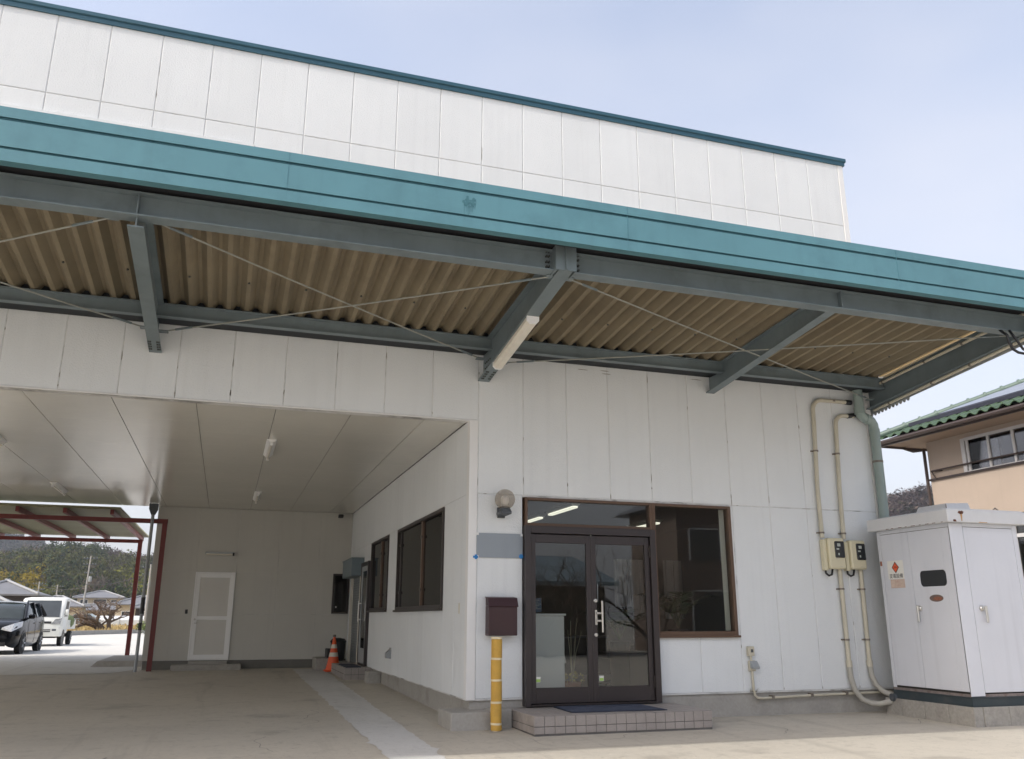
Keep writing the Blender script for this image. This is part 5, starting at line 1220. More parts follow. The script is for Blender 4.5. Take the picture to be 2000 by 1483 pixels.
# white kei pickup behind it
tx, ty, tg = -9.33, 26.55, gz(0, 27)
tr = thing('pickup_truck', (tx, ty+1.7, tg), 'small white flatbed truck parked behind the black car', 'truck')
W_ = .735
def tsec(x, inset): 
    P_ = [(.06+inset, .36), (.0+inset, .55), (.0+inset, .88), (.05+inset, 1.03), (.30+inset*.6, 1.38), (.50+inset*.5, 1.68), (.66, 1.77-inset*.5), (1.25, 1.80-inset*.5), (1.40, 1.72-inset*.5), (1.42, .50)]
    return [(tx+x, ty+y, tg+z) for y, z in P_]
m = MB(); loft(m, [tsec(-W_, .10), tsec(-W_+.03, .04), tsec(-W_+.12, .01), tsec(0, 0), tsec(W_-.12, .01), tsec(W_-.03, .04), tsec(W_, .10)]); cab_ = part('cab', m, M_CARWHT, tr, True, 35)
m = MB()
def ws(x, y, z): return (tx+x, ty+y, tg+z)
m.add([ws(-.64, .055, 1.06), ws(.64, .055, 1.06), ws(.58, .485, 1.665), ws(-.58, .485, 1.665), ws(-.64, .10, 1.06), ws(.64, .10, 1.06), ws(.58, .53, 1.665), ws(-.58, .53, 1.665)], [(0, 1, 2, 3), (7, 6, 5, 4), (0, 4, 5, 1), (1, 5, 6, 2), (2, 6, 7, 3), (3, 7, 4, 0)])
part('windscreen', m, paint('dark_screen', (.035, .045, .05), .06, var=.3, vscale=2, spec=.8), tr)
for s in (-1, 1):
    m = MB(); a = s*(W_+.001); V = [ws(a, .42, 1.08), ws(a, 1.18, 1.08), ws(a, 1.22, 1.64), ws(a, .70, 1.64)]; V2 = [ws(a+s*.004, *q) for q in ((.42, 1.08), (1.18, 1.08), (1.22, 1.64), (.70, 1.64))]
    m.add(V+V2, [(0, 1, 2, 3), (7, 6, 5, 4), (0, 4, 5, 1), (1, 5, 6, 2), (2, 6, 7, 3), (3, 7, 4, 0)]); part('side_window', m, M_DARK, tr)
    m = MB(); m.add([ws(s*.40, -.03, .80), ws(s*.71, .00, .80), ws(s*.735, .05, 1.02), ws(s*.52, -.01, .98), ws(s*.44, .05, .80), ws(s*.70, .12, .80), ws(s*.715, .16, 1.0), ws(s*.55, .08, .97)], [(0, 1, 2, 3), (7, 6, 5, 4), (0, 4, 5, 1), (1, 5, 6, 2), (2, 6, 7, 3), (3, 7, 4, 0)]); part('headlight', m, paint('smoked_lens', (.30, .31, .31), .12, metal=.3, var=.4, vscale=12), tr)
    m = MB(); m.cbox(tx+s*.83-.06, tx+s*.83+.06, ty+.32, ty+.40, tg+1.12, tg+1.34, .03); m.tube([ws(s*.74, .38, 1.1), ws(s*.83, .37, 1.2)], .014, 6); part('mirror', m, M_CARWHT, tr, True, 50)
    m = MB(); m.cbox(tx+s*.52-.07, tx+s*.52+.07, ty-.008, ty+.03, tg+.56, tg+.63, .01); part('fog_lamp', m, M_GREYBOX, tr)
    m = MB(); m.lathe(ws(s*.728, .72, .28), [(.33, -.012), (.33, .012)], 20, 'x'); part('wheel_arch', m, M_DARK, tr)
m = MB(); m.box(tx-.40, tx+.40, ty-.006, ty+.04, tg+.82, tg+.90); part('grille', m, M_DARK, tr)
m = MB(); m.box(tx-.3, tx+.40, ty-.006, ty+.03, tg+.52, tg+.555); m.box(tx-.3, tx+.40, ty-.006, ty+.03, tg+.58, tg+.615); part('air_intake', m, M_DARK, tr)
m = MB(); m.cbox(tx-.165, tx+.165, ty-.02, ty-.004, tg+.40, tg+.50, .004); part('number_plate', m, paint('yellow_plate', (.6, .5, .08), .5), tr)
m = MB(); m.box(tx-.55, tx+.55, ty+.2, ty+3.3, tg+.30, tg+.44); part('chassis', m, M_DARK, tr)
m = MB(); m.box(tx-.72, tx+.72, ty+1.47, ty+3.38, tg+.62, tg+.66); m.cbox(tx-.74, tx-.70, ty+1.47, ty+3.38, tg+.60, tg+.95, .006); m.cbox(tx+.70, tx+.74, ty+1.47, ty+3.38, tg+.60, tg+.95, .006); m.cbox(tx-.7, tx+.7, ty+3.34, ty+3.38, tg+.60, tg+.95, .006); m.cbox(tx-.7, tx+.7, ty+1.47, ty+1.50, tg+.6, tg+1.4, .006); part('cargo_bed', m, M_CARWHT, tr)
for y in (.72, 2.62):
    for s in (-1, 1): wheel(tr, tx+s*.655, ty+y, .27, .15, tg+.27, s)
m = MB(); rs = random.Random(9)
m.lathe((tx+.45, ty+2.3, tg+.665), [(.30, 0), (.38, .12), (.40, .28), (.33, .42), (.15, .5), (.02, .52)], 14)
solo('covered_load', m, M_OLIVE, 'olive green bundle lying on the bed of the white truck', 'load', smooth=True, base=(tx+.45, ty+2.3, tg+.66))

# ------------------------------------------------------------------ beyond the lot
M_GRASS = paint('dry_grass', (.36, .27, .12), .95, var=.3, vscale=.8, bump=.5, bscale=8, bdist=.05, dirt=(.13, .14, .05), dirt_amt=.7, dirt_scale=.25)
zf_ = gz(0, 60)
m = MB(); m.add([(-60, 44, zf_+.012), (-12.2, 44, zf_+.012), (-11.3, 50, zf_+.012), (-8.6, 56, zf_+.012), (-3, 60.5, zf_+.012), (60, 66, zf_+.012), (200, 330, zf_+.012), (-200, 330, zf_+.012)], [tuple(range(8))])
structure('field', m, M_GRASS)
# low block kerb wall
kw = thing('kerb_wall', (-9, 53, zf_), 'low pale concrete block kerb curving round the far parking lot', 'wall')
kp = [Vector(p) for p in ((-13.5, 41.5), (-12.3, 44), (-11.3, 50), (-8.6, 56), (-3, 60.5), (6, 62))]
for i in range(len(kp)-1):
    a, b_ = kp[i], kp[i+1]; n = max(1, int((b_-a).length/.8)); d = (b_-a).normalized(); nn = Vector((-d.y, d.x))
    for k in range(n):
        p, q = a+(b_-a)*(k/n)+d*.008, a+(b_-a)*((k+1)/n)-d*.008
        m = MB(); m.prism([tuple(p-nn*.09), tuple(q-nn*.09), tuple(q+nn*.09), tuple(p+nn*.09)], 'z', zf_-.05, zf_+.27); part('block', m, M_CONC, kw)
# tufts of dry grass
m = MB(); rs = random.Random(21)
for k in range(5200):
    y = 57+rs.random()**1.8*70; x = -3-.16*(y-10)+rs.uniform(-9, 7)*(y/60)
    if y < 62 and x > -8.5+(y-56)*1.2: continue
    h = rs.uniform(.15, .45); a = rs.uniform(0, 6.28); w_ = rs.uniform(.05, .16)
    m.add([(x-w_*math.cos(a), y-w_*math.sin(a), zf_), (x+w_*math.cos(a), y+w_*math.sin(a), zf_), (x+rs.uniform(-.2, .2), y+rs.uniform(-.2, .2), zf_+h)], [(0, 1, 2)])
tag(part('dry_grass', m, paint('dry_grass_blades', (.46, .35, .16), .95, var=.35, vscale=2), None), 'tall dry yellow grass of the field beyond the kerb wall', 'grass', kind='stuff')
# pruned bare tree
M_BARK = paint('pruned_bark', (.10, .072, .052), .9, var=.25, vscale=8)
def bare_tree(x, y, z, h, seed, label, group=None, spread=1.0, thick=.05):
    rs = random.Random(seed); t = thing('bare_tree', (x, y, z), label, 'tree', group); mt_, mc = MB(), MB()
    def grow(p, d, L_, r_, lev):
        q = p; pts = [p]; rr = [r_]
        for i in range(4):
            d = (d+Vector((rs.gauss(0, .22), rs.gauss(0, .22), rs.gauss(.02, .15)))).normalized(); q = q+d*(L_/4); pts.append(q); rr.append(r_*(1-.13*(i+1)))
        (mt_ if lev < 2 else mc).tube(pts, rr, 6 if lev < 2 else 4, False)
        if lev < 4:
            for k in range(3 if lev > 0 else 4):
                a = rs.uniform(0, 6.28); dd = (d*.55+Vector((math.cos(a)*spread, math.sin(a)*spread, rs.uniform(.0, .7)))).normalized(); grow(pts[rs.choice((2, 3, 4))], dd, L_*rs.uniform(.55, .8), r_*.52, lev+1)
    for k in range(3):
        a = k*2.1+.4; grow(Vector((x, y, z-.05)), Vector((math.cos(a)*.8, math.sin(a)*.5, .75)).normalized(), h*.42, h*thick, 0)
    part('trunk', mt_, M_BARK, t); part('crown', mc, paint('twig', (.16, .115, .085), .9, var=.2), t)
bare_tree(-10.8, 59.5, zf_, 3.7, 5, 'pruned bare fruit tree with spreading branches behind the kerb wall', spread=1.3)
bare_tree(-13.6, 62, zf_, 2.9, 8, 'low gnarled bare tree beside the pickup truck', spread=1.4)
# leafy bush seen between the carport posts
def leaf_cloud(mb, c, rx, ry, rz, n, s, rs, shell=.5):
    for k in range(n):
        u = Vector((rs.gauss(0, 1), rs.gauss(0, 1), rs.gauss(0, 1))).normalized()*(shell+(1-shell)*rs.random())
        p = Vector((c[0]+u.x*rx, c[1]+u.y*ry, c[2]+u.z*rz)); a = Vector((rs.gauss(0, 1), rs.gauss(0, 1), rs.gauss(0, 1))).normalized(); b_ = a.orthogonal().normalized(); e = s*rs.uniform(.6, 1.3)
        mb.quad(p-a*e, p-b_*e*.6, p+a*e, p+b_*e*.6)
rs = random.Random(31)
t = thing('leafy_bush', (-7.3, 52, zf_), 'green leafy bush seen just right of the rear red post', 'bush')
m = MB(); 
for k in range(6): leaf_cloud(m, (-7.4+rs.uniform(-.5, .5), 52+rs.uniform(-.3, .3), zf_+.45+rs.uniform(-.1, .3)), .35, .35, .35, 70, .07, rs)
part('foliage', m, paint('bush_leaf', (.10, .13, .03), .6, var=.35, vscale=4), t)
m = MB(); m.tube([(-7.4, 52, zf_), (-7.35, 52, zf_+.5)], .03, 6); part('stem', m, M_BARK, t)

# ---- distant houses
M_TILEG = paint('grey_roof_tile', (.17, .175, .19), .6, var=.12, vscale=.6, bump=.3, bscale=3)
M_CREAM = paint('cream_stucco', (.55, .47, .34), .8, var=.06)
M_DKWOOD = paint('charred_timber', (.045, .035, .032), .8, var=.2)
M_HGL = paint('house_window_glass', (.04, .045, .05), .1, var=.2)
def polar(az, dist): a = R(az); return CAM.x+dist*math.sin(a), CAM.y+dist*math.cos(a)
def hip_house(az, dist, w_, d, he, hr, wallm, label, wins, eave=.7, hipin=None, rot=0, storey2=None):
    cx, cy = polar(az, dist); t = thing('house', (cx, cy, zf_), label, 'house', 'houses beyond the field')
    z0 = zf_-.2
    x0, x1, y0, y1 = cx-w_/2, cx+w_/2, cy-d/2, cy+d/2
    m = MB(); m.box(x0, x1, y0, y1, z0, zf_+he); part('wall', m, wallm, t)
    def roof(x0, x1, y0, y1, zb, zt, nm='roof'):
        m = MB(); e = eave; h = hipin if hipin is not None else (y1-y0)/2
        V = [(x0-e, y0-e, zb), (x1+e, y0-e, zb), (x1+e, y1+e, zb), (x0-e, y1+e, zb), (x0+h, (y0+y1)/2, zt), (x1-h, (y0+y1)/2, zt), (x0-e, y0-e, zb-.18), (x1+e, y0-e, zb-.18), (x1+e, y1+e, zb-.18), (x0-e, y1+e, zb-.18)]
        m.add(V, [(0, 1, 5, 4), (1, 2, 5), (2, 3, 4, 5), (3, 0, 4), (6, 7, 1, 0), (7, 8, 2, 1), (8, 9, 3, 2), (9, 6, 0, 3), (9, 8, 7, 6)])
        r_ = part(nm, m, M_TILEG, t)
        m = MB(); 
        for a, b_ in ((0, 4), (1, 5), (4, 5)): m.tube([Vector(V[a])+Vector((0, 0, .05)), Vector(V[b_])+Vector((0, 0, .1))], .16, 6)
        part('ridge', m, paint('ridge_tile', (.30, .31, .32), .6), r_)
        return r_
    roof(x0, x1, y0, y1, zf_+he, zf_+hr)
    if storey2: roof(x0-storey2[0], x1+storey2[1], y0-storey2[2], y0+1, zf_+storey2[3], zf_+storey2[4], 'lower_roof')
    for (a, b_, c, e_) in wins:
        m = MB(); ring(m, x0+a, x0+b_, zf_+c, zf_+e_, y0-.06, y0+.02, .09); wd = part('window', m, M_WHITE, t); m = MB(); m.box(x0+a+.08, x0+b_-.08, y0-.03, y0-.01, zf_+c+.08, zf_+e_-.08); part('pane', m, M_HGL, wd)
    return t
hip_house(-6.95, 200, 8.0, 7, 5.0, 6.3, M_CREAM, 'cream two storey house with grey hipped roof beyond the bare tree', [(.5, 2.0, 3.4, 4.6), (3.0, 5.4, 3.3, 4.7), (6.2, 7.4, 3.4, 4.6)], .8, storey2=(2.5, 4.5, 3, 2.6, 3.6))
hip_house(-11.9, 118, 6.6, 7, 3.6, 5.2, M_DKWOOD, 'dark timber house with grey hipped roof above the black car', [(3.2, 4.6, 1.2, 2.6), (5.0, 6.0, 1.2, 2.6)], .9)
hip_house(-12.9, 95, 6, 6, 1.9, 3.4, M_DKWOOD, 'low grey roofed shed cut by the left picture edge', [], .6)
hip_house(-9.2, 150, 7, 6, 2.7, 4.1, M_CREAM, 'low house with grey roof behind the pickup truck', [(1, 2.6, .9, 2.0)], .7)
hip_house(-4.7, 175, 8, 7, 3.4, 4.8, M_CREAM, 'single storey house partly hidden by the rear red carport post', [(1, 2.5, 1.0, 2.2), (4, 6, 1.0, 2.4)], .7)
hip_house(-3.6, 150, 7, 6, 2.6, 3.9, M_DKWOOD, 'dark walled house seen beside the grey rain pipe', [(1, 2.2, 1.0, 2.0)], .7)
# pale greenhouse band at the end of the field
cx, cy = polar(-6.4, 128); t = thing('greenhouse', (cx, cy, zf_), 'long low white vinyl greenhouse at the far end of the field', 'greenhouse')
m = MB(); m.prism([(cy-2.5+2.5*(1-math.cos(math.pi*k/10)), zf_+.75+.55*math.sin(math.pi*k/10)) for k in range(11)] + [(cy+2.5, zf_), (cy-2.5, zf_)], 'x', cx-9, cx+12); part('cover', m, paint('white_vinyl', (.66, .68, .68), .4, var=.05), t)
m = MB()
for k in range(15): m.box(cx-9+k*1.5, cx-8.94+k*1.5, cy-2.56, cy-2.5, zf_, zf_+.9)
part('hoop', m, M_LTGREY, t)
cx, cy = polar(-7.9, 112)
t = thing('far_car', (cx, cy, zf_), 'pale blue car on the road beyond the field', 'car')
m = MB(); m.prism([(cx-1.9, .35+zf_), (cx-1.9, zf_+.85), (cx-1.1, zf_+.95), (cx-.6, zf_+1.45), (cx+1.0, zf_+1.48), (cx+1.8, zf_+1.0), (cx+1.95, zf_+.8), (cx+1.9, zf_+.35)], 'y', cy-.8, cy+.8); part('body', m, paint('pale_blue_paint', (.42, .52, .58), .25), t)
m = MB(); m.prism([(cx-1.0, zf_+.98), (cx-.55, zf_+1.4), (cx+.95, zf_+1.42), (cx+1.5, zf_+1.0)], 'y', cy-.82, cy+.82); part('window', m, M_HGL, t)
for dx in (-1.2, 1.2):
    m = MB(); m.lathe((cx+dx, cy-.82, zf_+.31), [(.31, 0), (.31, .2)], 14, 'y'); part('wheel', m, M_TYRE, t)
# utility poles
M_POLE = paint('concrete_pole', (.36, .35, .33), .8, var=.08)
def pole(az, dist, h, label, lean=0):
    x, y = polar(az, dist); t = thing('utility_pole', (x, y, zf_), label, 'utility pole', 'utility poles beyond the field')
    m = MB(); m.tube([(x, y, zf_-.2), (x+lean, y, zf_+h)], [.17, .10], 10); part('shaft', m, M_POLE, t, True, 50)
    for zz, wd in ((h-.4, 1.0), (h-1.3, .9), (h-2.6, .55)):
        m = MB(); m.box(x+lean*zz/h-wd, x+lean*zz/h+wd, y-.06, y+.06, zf_+zz-.05, zf_+zz+.05); a = part('crossarm', m, M_GREYBOX, t)
        m = MB()
        for s in (-1, -.5, .5, 1): m.lathe((x+lean*zz/h+s*wd*.92, y, zf_+zz+.05), [(.03, 0), (.045, .06), (.03, .13), (.01, .14)], 6)
        part('insulator', m, M_LTGREY, a)
    m = MB(); m.lathe((x+lean*.7+.35, y, zf_+h*.62), [(.22, 0), (.25, .1), (.25, .7), (.2, .8)], 10); part('transformer', m, M_LTGREY, t)
    return x, y
P1 = pole(-7.9, 150, 10.3, 'tall concrete utility pole standing before the wooded hill', .25)
P2 = pole(-10.3, 170, 7.0, 'distant utility pole above the roof of the white truck')
P3 = pole(-9.35, 190, 7.2, 'thin distant utility pole left of the tall pole')
P4 = pole(-4.45, 120, 7.6, 'utility pole with a transformer beside the grey rain pipe')
for i, (a, b_, za, zb_, lb) in enumerate(((P2, P1, 6.5, 5.6, 'thin overhead wire left of the tall utility pole'), (P1, P4, 6.0, 6.6, 'thin overhead wire right of the tall utility pole'))):
    m = MB(); pts = []
    for k in range(13): s = k/12; pts.append((a[0]+(b_[0]-a[0])*s, a[1]+(b_[1]-a[1])*s, zf_+za+(zb_-za)*s-1.2*s*(1-s)*2))
    m.tube(pts, .035, 4); solo('overhead_wire', m, M_DARK, lb, 'cable')

# ---- wooded hills
def fbm(x, y): return mnoise.fractal(Vector((x, y, .3)), 1.0, 2.0, 5)
def hill(name, az0, az1, d0, d1, prof, seed, na=60, nd=22):
    """ridge seen under elevation prof(az); base at d0, crest at d1"""
    V, F = [], []; 
    def H(az, s):
        d = d0+(d1-d0)*s; top = (d1*math.tan(R(prof(az)))+CAM.z)
        ss = min(1, s); h = top*(ss*ss*(3-2*ss)) if s <= 1 else top*(1-.3*(s-1))
        return h+fbm(az*.9+seed, d*.02)*top*.06*min(1, s*2)
    for i in range(na+1):
        az = az0+(az1-az0)*i/na
        for j in range(nd+1):
            s = 1.25*j/nd; d = d0+(d1-d0)*s; x, y = polar(az, d); V.append((x, y, max(zf_-.5, H(az, s)) if j else zf_-1))
    for i in range(na):
        for j in range(nd): a = i*(nd+1)+j; F.append((a, a+nd+1, a+nd+2, a+1))
    m = MB(); m.add(V, F); structure(name, m, paint(name+'_soil', (.06, .055, .032), .95, var=.3, vscale=.05), True)
    return H
def interp(tab):
    def f(a):
        if a <= tab[0][0]: return tab[0][1]
        for (x0, y0), (x1, y1) in zip(tab, tab[1:]):
            if a <= x1: t_ = (a-x0)/(x1-x0); return y0+(y1-y0)*t_
        return tab[-1][1]
    return f
def tint_mat(name):
    m, t, b = new_mat(name); at = t.nodes.new('ShaderNodeVertexColor'); at.layer_name = 'tint'; t.links.new(at.outputs['Color'], b.inputs['Base Color']); b.inputs['Roughness'].default_value = .85; b.inputs['Specular IOR Level'].default_value = .15
    tl_ = t.nodes.new('ShaderNodeBsdfTranslucent'); t.links.new(at.outputs['Color'], tl_.inputs['Color']); mx_ = t.nodes.new('ShaderNodeMixShader'); mx_.inputs[0].default_value = .45
    o_ = t.nodes['Material Output']; t.links.new(b.outputs[0], mx_.inputs[1]); t.links.new(tl_.outputs[0], mx_.inputs[2]); t.links.new(mx_.outputs[0], o_.inputs[0]); return m
M_FOREST = tint_mat('forest_leaf')
def forest(name, H, az0, az1, d0, d1, n, seed, palette, size, label, leaf=.55, nl=60, zone=None):
    rs = random.Random(seed); V, F, C, NRM = [], [], [], []
    for k in range(n):
        az = rs.uniform(az0, az1); s = rs.random()**.8*1.03; d = d0+(d1-d0)*s; x, y = polar(az, d); z = H(az, s)
        nn = fbm(az*1.3+seed, s*2.2+3)
        idx = min(len(palette)-1, max(0, int((.5+nn*.75+rs.gauss(0, .22))*len(palette))))
        kind, col, tall = palette[idx]
        if zone: kind, col, tall = zone(az, s, rs, (kind, col, tall))
        h = size*tall*rs.uniform(.7, 1.25); rx = size*.42*rs.uniform(.75, 1.25)
        cl = [(rs.gauss(0, .45)*rx, rs.gauss(0, .45)*rx, rs.uniform(.30, .9)*h, rs.uniform(.45, .75)) for _ in range(5)]
        j = rs.uniform(.75, 1.25)
        bare = kind == 'bare'
        for _ in range(nl):
            c = rs.choice(cl); u = Vector((rs.gauss(0, 1), rs.gauss(0, 1), rs.gauss(0, 1))).normalized(); rr = rs.random()**.4*c[3]
            p = Vector((x+c[0]+u.x*rx*rr, y+c[1]+u.y*rx*rr, z+c[2]+u.z*h*.28*rr))
            a = Vector((rs.gauss(0, 1), rs.gauss(0, 1), rs.gauss(0, 1)))
            if bare: a.z += 1.4
            a.normalize(); b_ = a.orthogonal().normalized(); e = leaf*rs.uniform(.6, 1.4); f = e*(.34 if bare else .62); a = a*(e*(1.25 if bare else 1))
            o = len(V); V += [tuple(p-a), tuple(p-b_*f), tuple(p+a), tuple(p+b_*f)]; F.append((o, o+1, o+2, o+3))
            nv = (u+Vector((0, 0, .25))+Vector((rs.gauss(0, .25), rs.gauss(0, .25), rs.gauss(0, .25)))).normalized(); NRM += [tuple(nv)]*4; q = j*rs.uniform(.88, 1.12); C += [(col[0]*q, col[1]*q, col[2]*q, 1)]*4
    me = bpy.data.meshes.new(name); me.from_pydata(V, [], F); me.materials.append(M_FOREST)
    ca = me.color_attributes.new('tint', 'FLOAT_COLOR', 'POINT'); ca.data.foreach_set('color', [c for q in C for c in q]); me.update(); me.polygons.foreach_set('use_smooth', [True]*len(me.polygons)); me.normals_split_custom_set_from_vertices(NRM)
    o = bpy.data.objects.new(name, me); COL.objects.link(o); tag(o, label, 'forest', kind='stuff')
PAL = [('leaf', (0.061, 0.087, 0.034), 1.0), ('leaf', (0.084, 0.107, 0.037), 1.0), ('leaf', (0.057, 0.078, 0.039), 1.15), ('leaf', (0.119, 0.131, 0.046), .95), ('bare', (.15, .12, .09), .95), ('leaf', (0.142, 0.142, 0.046), .9), ('bare', (.14, .12, .10), 1.0)]
Hn = hill('hill', -16, 6, 225, 420, interp([(-16, 1.5), (-12.6, 2.1), (-11.4, 2.38), (-10, 2.72), (-8.7, 2.80), (-7.6, 2.75), (-6.7, 2.52), (-5.5, 2.32), (-4.8, 2.30), (-3.5, 2.35), (6, 2.05)]), 1.7)
def zn(az, s, rs, dflt):
    if az > -6.8 and s > .72 and rs.random() < .75: return ('bare', (.13, .10, .095), 1.0)
    if s < .35 and az < -10.4 and rs.random() < .7: return ('leaf', (0.270, 0.210, 0.025), 1.05)
    if s < .45 and az > -5.6 and rs.random() < .6: return ('leaf', (0.189, 0.196, 0.040), 1.1)
    if .25 < s < .6 and rs.random() < .35: return ('leaf', (0.115, 0.123, 0.040), 1.2)
    return dflt
forest('forest', Hn, -14.5, -2.6, 225, 420, 2100, 4, PAL, 8.5, 'mixed evergreen and bare woodland covering the hill behind the parking lot', .44, 120, zn)
Hf = hill('far_hill', -26, 8, 620, 900, interp([(-26, 3.50), (-14, 3.85), (-12.7, 3.80), (-11.6, 3.65), (-10.8, 3.40), (-10, 3.00), (-8, 2.30), (8, 1.80)]), 4.2)
forest('far_forest', Hf, -15.5, -8.5, 640, 900, 900, 8, [('leaf', (.036, .046, .028), 1.0), ('bare', (.10, .085, .075), 1.0), ('leaf', (.045, .055, .030), 1.0)], 15, 'hazy woodland on the farther ridge at the left edge', 1.7, 50)
Hr = hill('hill', 30, 62, 190, 420, interp([(30, 3.65), (39, 4.95), (40.9, 5.40), (41.9, 6.00), (43, 6.25), (44.3, 6.50), (48, 6.95), (62, 7.15)]), 8.8)
forest('forest', Hr, 37, 50, 190, 420, 1700, 12, [('bare', (.17, .125, .115), 1.0), ('bare', (.15, .118, .11), 1.0), ('bare', (.19, .145, .12), 1.0), ('leaf', (.075, .080, .045), .9), ('bare', (.16, .12, .115), 1.0)], 8, 'brown leafless woodland on the hill behind the tiled house', .62, 75)
# ------------------------------------------------------------------ neighbouring house with green tiled roof
HX, HY1, HY0 = 14.0, 7.06, -5.0
M_PEACH = paint('peach_stucco', (.46, .375, .305), .85, var=.04, vscale=1.5, bump=.2, bscale=60, streak=.04)
M_BRTRIM = paint('brown_trim', (.055, .038, .033), .5, var=.08)
M_GRTILE = paint('green_glazed_tile', (.050, .088, .044), .4, var=.14, vscale=2.5, dirt=(.06, .12, .05), dirt_amt=.4, dirt_scale=3)
M_GRRIDGE = paint('grey_green_ridge', (.105, .155, .13), .45, var=.1, vscale=2)
M_SOLAR = paint('solar_glass', (.05, .055, .08), .08, var=.1, spec=.9)
M_NAVY = paint('solar_frame', (.02, .022, .035), .4)
M_SASH = paint('white_sash', (.62, .61, .60), .4, var=.03)
nh = thing('house', (17, 1, 0), 'peach stucco two storey house with green tiled roof behind the transformer cabinet', 'house')
def zc(y): return gz(0, y)
m = MB()
m.box(HX, HX+.15, 5.97, HY1, 0, 5.9); m.box(HX, HX+.15, HY0, 5.97, 3.5, 4.60); m.box(HX, HX+.15, HY0, 5.97, 5.46, 5.9); m.box(HX, HX+.15, 4.85, 5.97, 0, 3.5); m.box(HX, HX+.15, HY0, 4.85, 0, .9)
m.box(HX+.15, HX+8, HY1-.15, HY1, 0, 5.9); m.box(HX+.15, HX+8, HY0, HY0+.15, 0, 5.9); m.box(HX+7.85, HX+8, HY0+.15, HY1-.15, 0, 5.9)
m.box(HX+.15, HX+7.85, HY0+.15, HY1-.15, 3.3, 3.45)
part('wall', m, M_PEACH, nh)
m = MB(); m.box(HX-.04, HX+.05, HY0, HY1+.02, 4.585, 4.635); m.box(HX-.02, HX-.001, HY0, 4.95, 3.46, 3.52); part('trim', m, M_BRTRIM, nh)
# upper window: sashes and panes
m = MB(); m.cbox(HX-.03, HX+.10, 5.86, 5.97, 4.62, 5.46, .005); m.box(HX-.02, HX+.09, 1.0, 5.86, 5.40, 5.47); m.box(HX-.02, HX+.09, 1.0, 5.86, 4.61, 4.66)
for y in (5.80, 5.19, 4.50, 3.80, 3.1): m.cbox(HX-.01, HX+.06, y-.03, y+.03, 4.62, 5.42, .004)
wn = part('window', m, M_SASH, nh)
yl = [5.80, 5.19, 4.50, 3.80, 3.1]
for a, b_ in zip(yl, yl[1:]): m = MB(); m.box(HX+.02, HX+.026, b_, a, 4.64, 5.41); part('pane', m, glass('house_glass', (.88, .88, .9), .6, 1.45), wn)
m = MB(); n = 30; V = []; F = []
for k in range(n+1): y = 5.82-.75*k/n; V += [(HX+.16+.03*math.sin(k*1.5), y, 4.6), (HX+.16+.03*math.sin(k*1.5), y, 5.33)]
for k in range(n): F.append((2*k, 2*k+1, 2*k+3, 2*k+2))
m.add(V, F); part('curtain', m, paint('net_curtain', (.66, .67, .69), .8), wn, True)
m = MB(); m.box(HX+.3, HX+.32, 1, 5.1, 4.6, 5.4); part('blind', m, paint('grey_blind', (.17, .17, .18), .7), wn)
# lower window
m = MB()
for y in (4.84, 4.0, 3.1): m.cbox(HX-.02, HX+.08, y-.04, y+.04, .9, 3.46, .005)
m.box(HX-.015, HX+.07, 2.0, 4.80, 2.98, 3.06); m.box(HX-.015, HX+.07, 2.0, 4.80, .9, .97); wl = part('window', m, M_SASH, nh)
for a, b_ in ((4.8, 4.0), (4.0, 3.1)):
    for z0, z1 in ((.97, 2.98), (3.06, 3.45)): m = MB(); m.box(HX+.02, HX+.026, b_, a, z0, z1); part('pane', m, glass('lower_glass', (.6, .6, .6), .7, 1.5), wl)
m = MB(); m.box(HX+.25, HX+.27, 2.5, 4.84, .9, 3.3); part('blind', m, paint('beige_blind', (.35, .31, .27), .8), wl)
# balcony rail
m = MB(); m.tube([(HX-.06, 6.95, 4.82), (HX-.06, HY0, 4.86)], .022, 8); m.tube([(HX-.06, 6.95, 4.82), (HX-.06, 6.82, 4.60)], .016, 6); m.tube([(HX-.06, 6.95, 4.82), (HX+.12, 6.2, 4.76)], .016, 6); part('balcony_rail', m, M_BRTRIM, nh)
# roof: eaves, hip planes, tiles
EX, EY, EZ, SL = 13.1, 7.78, 5.70, .42
ridge = 4.6
def rz(x): return EZ+.06+SL*(x-EX)
m = MB()
m.add([(EX+.04, EY-.04, EZ-.02), (EX+.04, HY0-.8, EZ-.02), (EX+ridge, HY0-.8, rz(EX+ridge)-.05), (EX+ridge, EY-ridge, rz(EX+ridge)-.05), (HX+8.8, EY-.04, EZ-.02), (HX+8.8, HY0-.8, EZ-.02), (HX+8.8-ridge, EY-ridge, rz(EX+ridge)-.05), (HX+8.8-ridge, HY0-.8, rz(EX+ridge)-.05)],
      [(0, 1, 2, 3), (4, 0, 3, 6), (5, 4, 6, 7), (3, 2, 7, 6)])
m.add([(EX+.05, EY-.05, EZ-.12), (HX+8.75, EY-.05, EZ-.12), (HX+8.75, HY0-.7, EZ-.12), (EX+.05, HY0-.7, EZ-.12)], [(0, 1, 2, 3)])
rf = part('roof', m, paint('eave_soffit', (.30, .22, .16), .8), nh)
m = MB(); m.box(EX-.0, EX+.05, HY0-.8, EY, EZ-.17, EZ-.02); m.box(EX+.05, HX+8.8, EY-.05, EY, EZ-.17, EZ-.02); part('fascia_board', m, M_BRTRIM, rf)
m = MB(); m.tube([(EX-.06, HY0-.8, EZ-.10), (EX-.06, EY+.02, EZ-.08)], .055, 8); m.tube([(EX+.75, EY-.1, EZ-.16), (EX+.80, EY-.35, EZ-.28), (HX-.05, HY1+.05, EZ-.30)], .04, 8); m.tube([(HX-.05, HY1+.06, EZ-.30), (HX-.05, HY1+.06, .1)], .04, 8); part('rain_gutter', m, M_BRTRIM, rf)
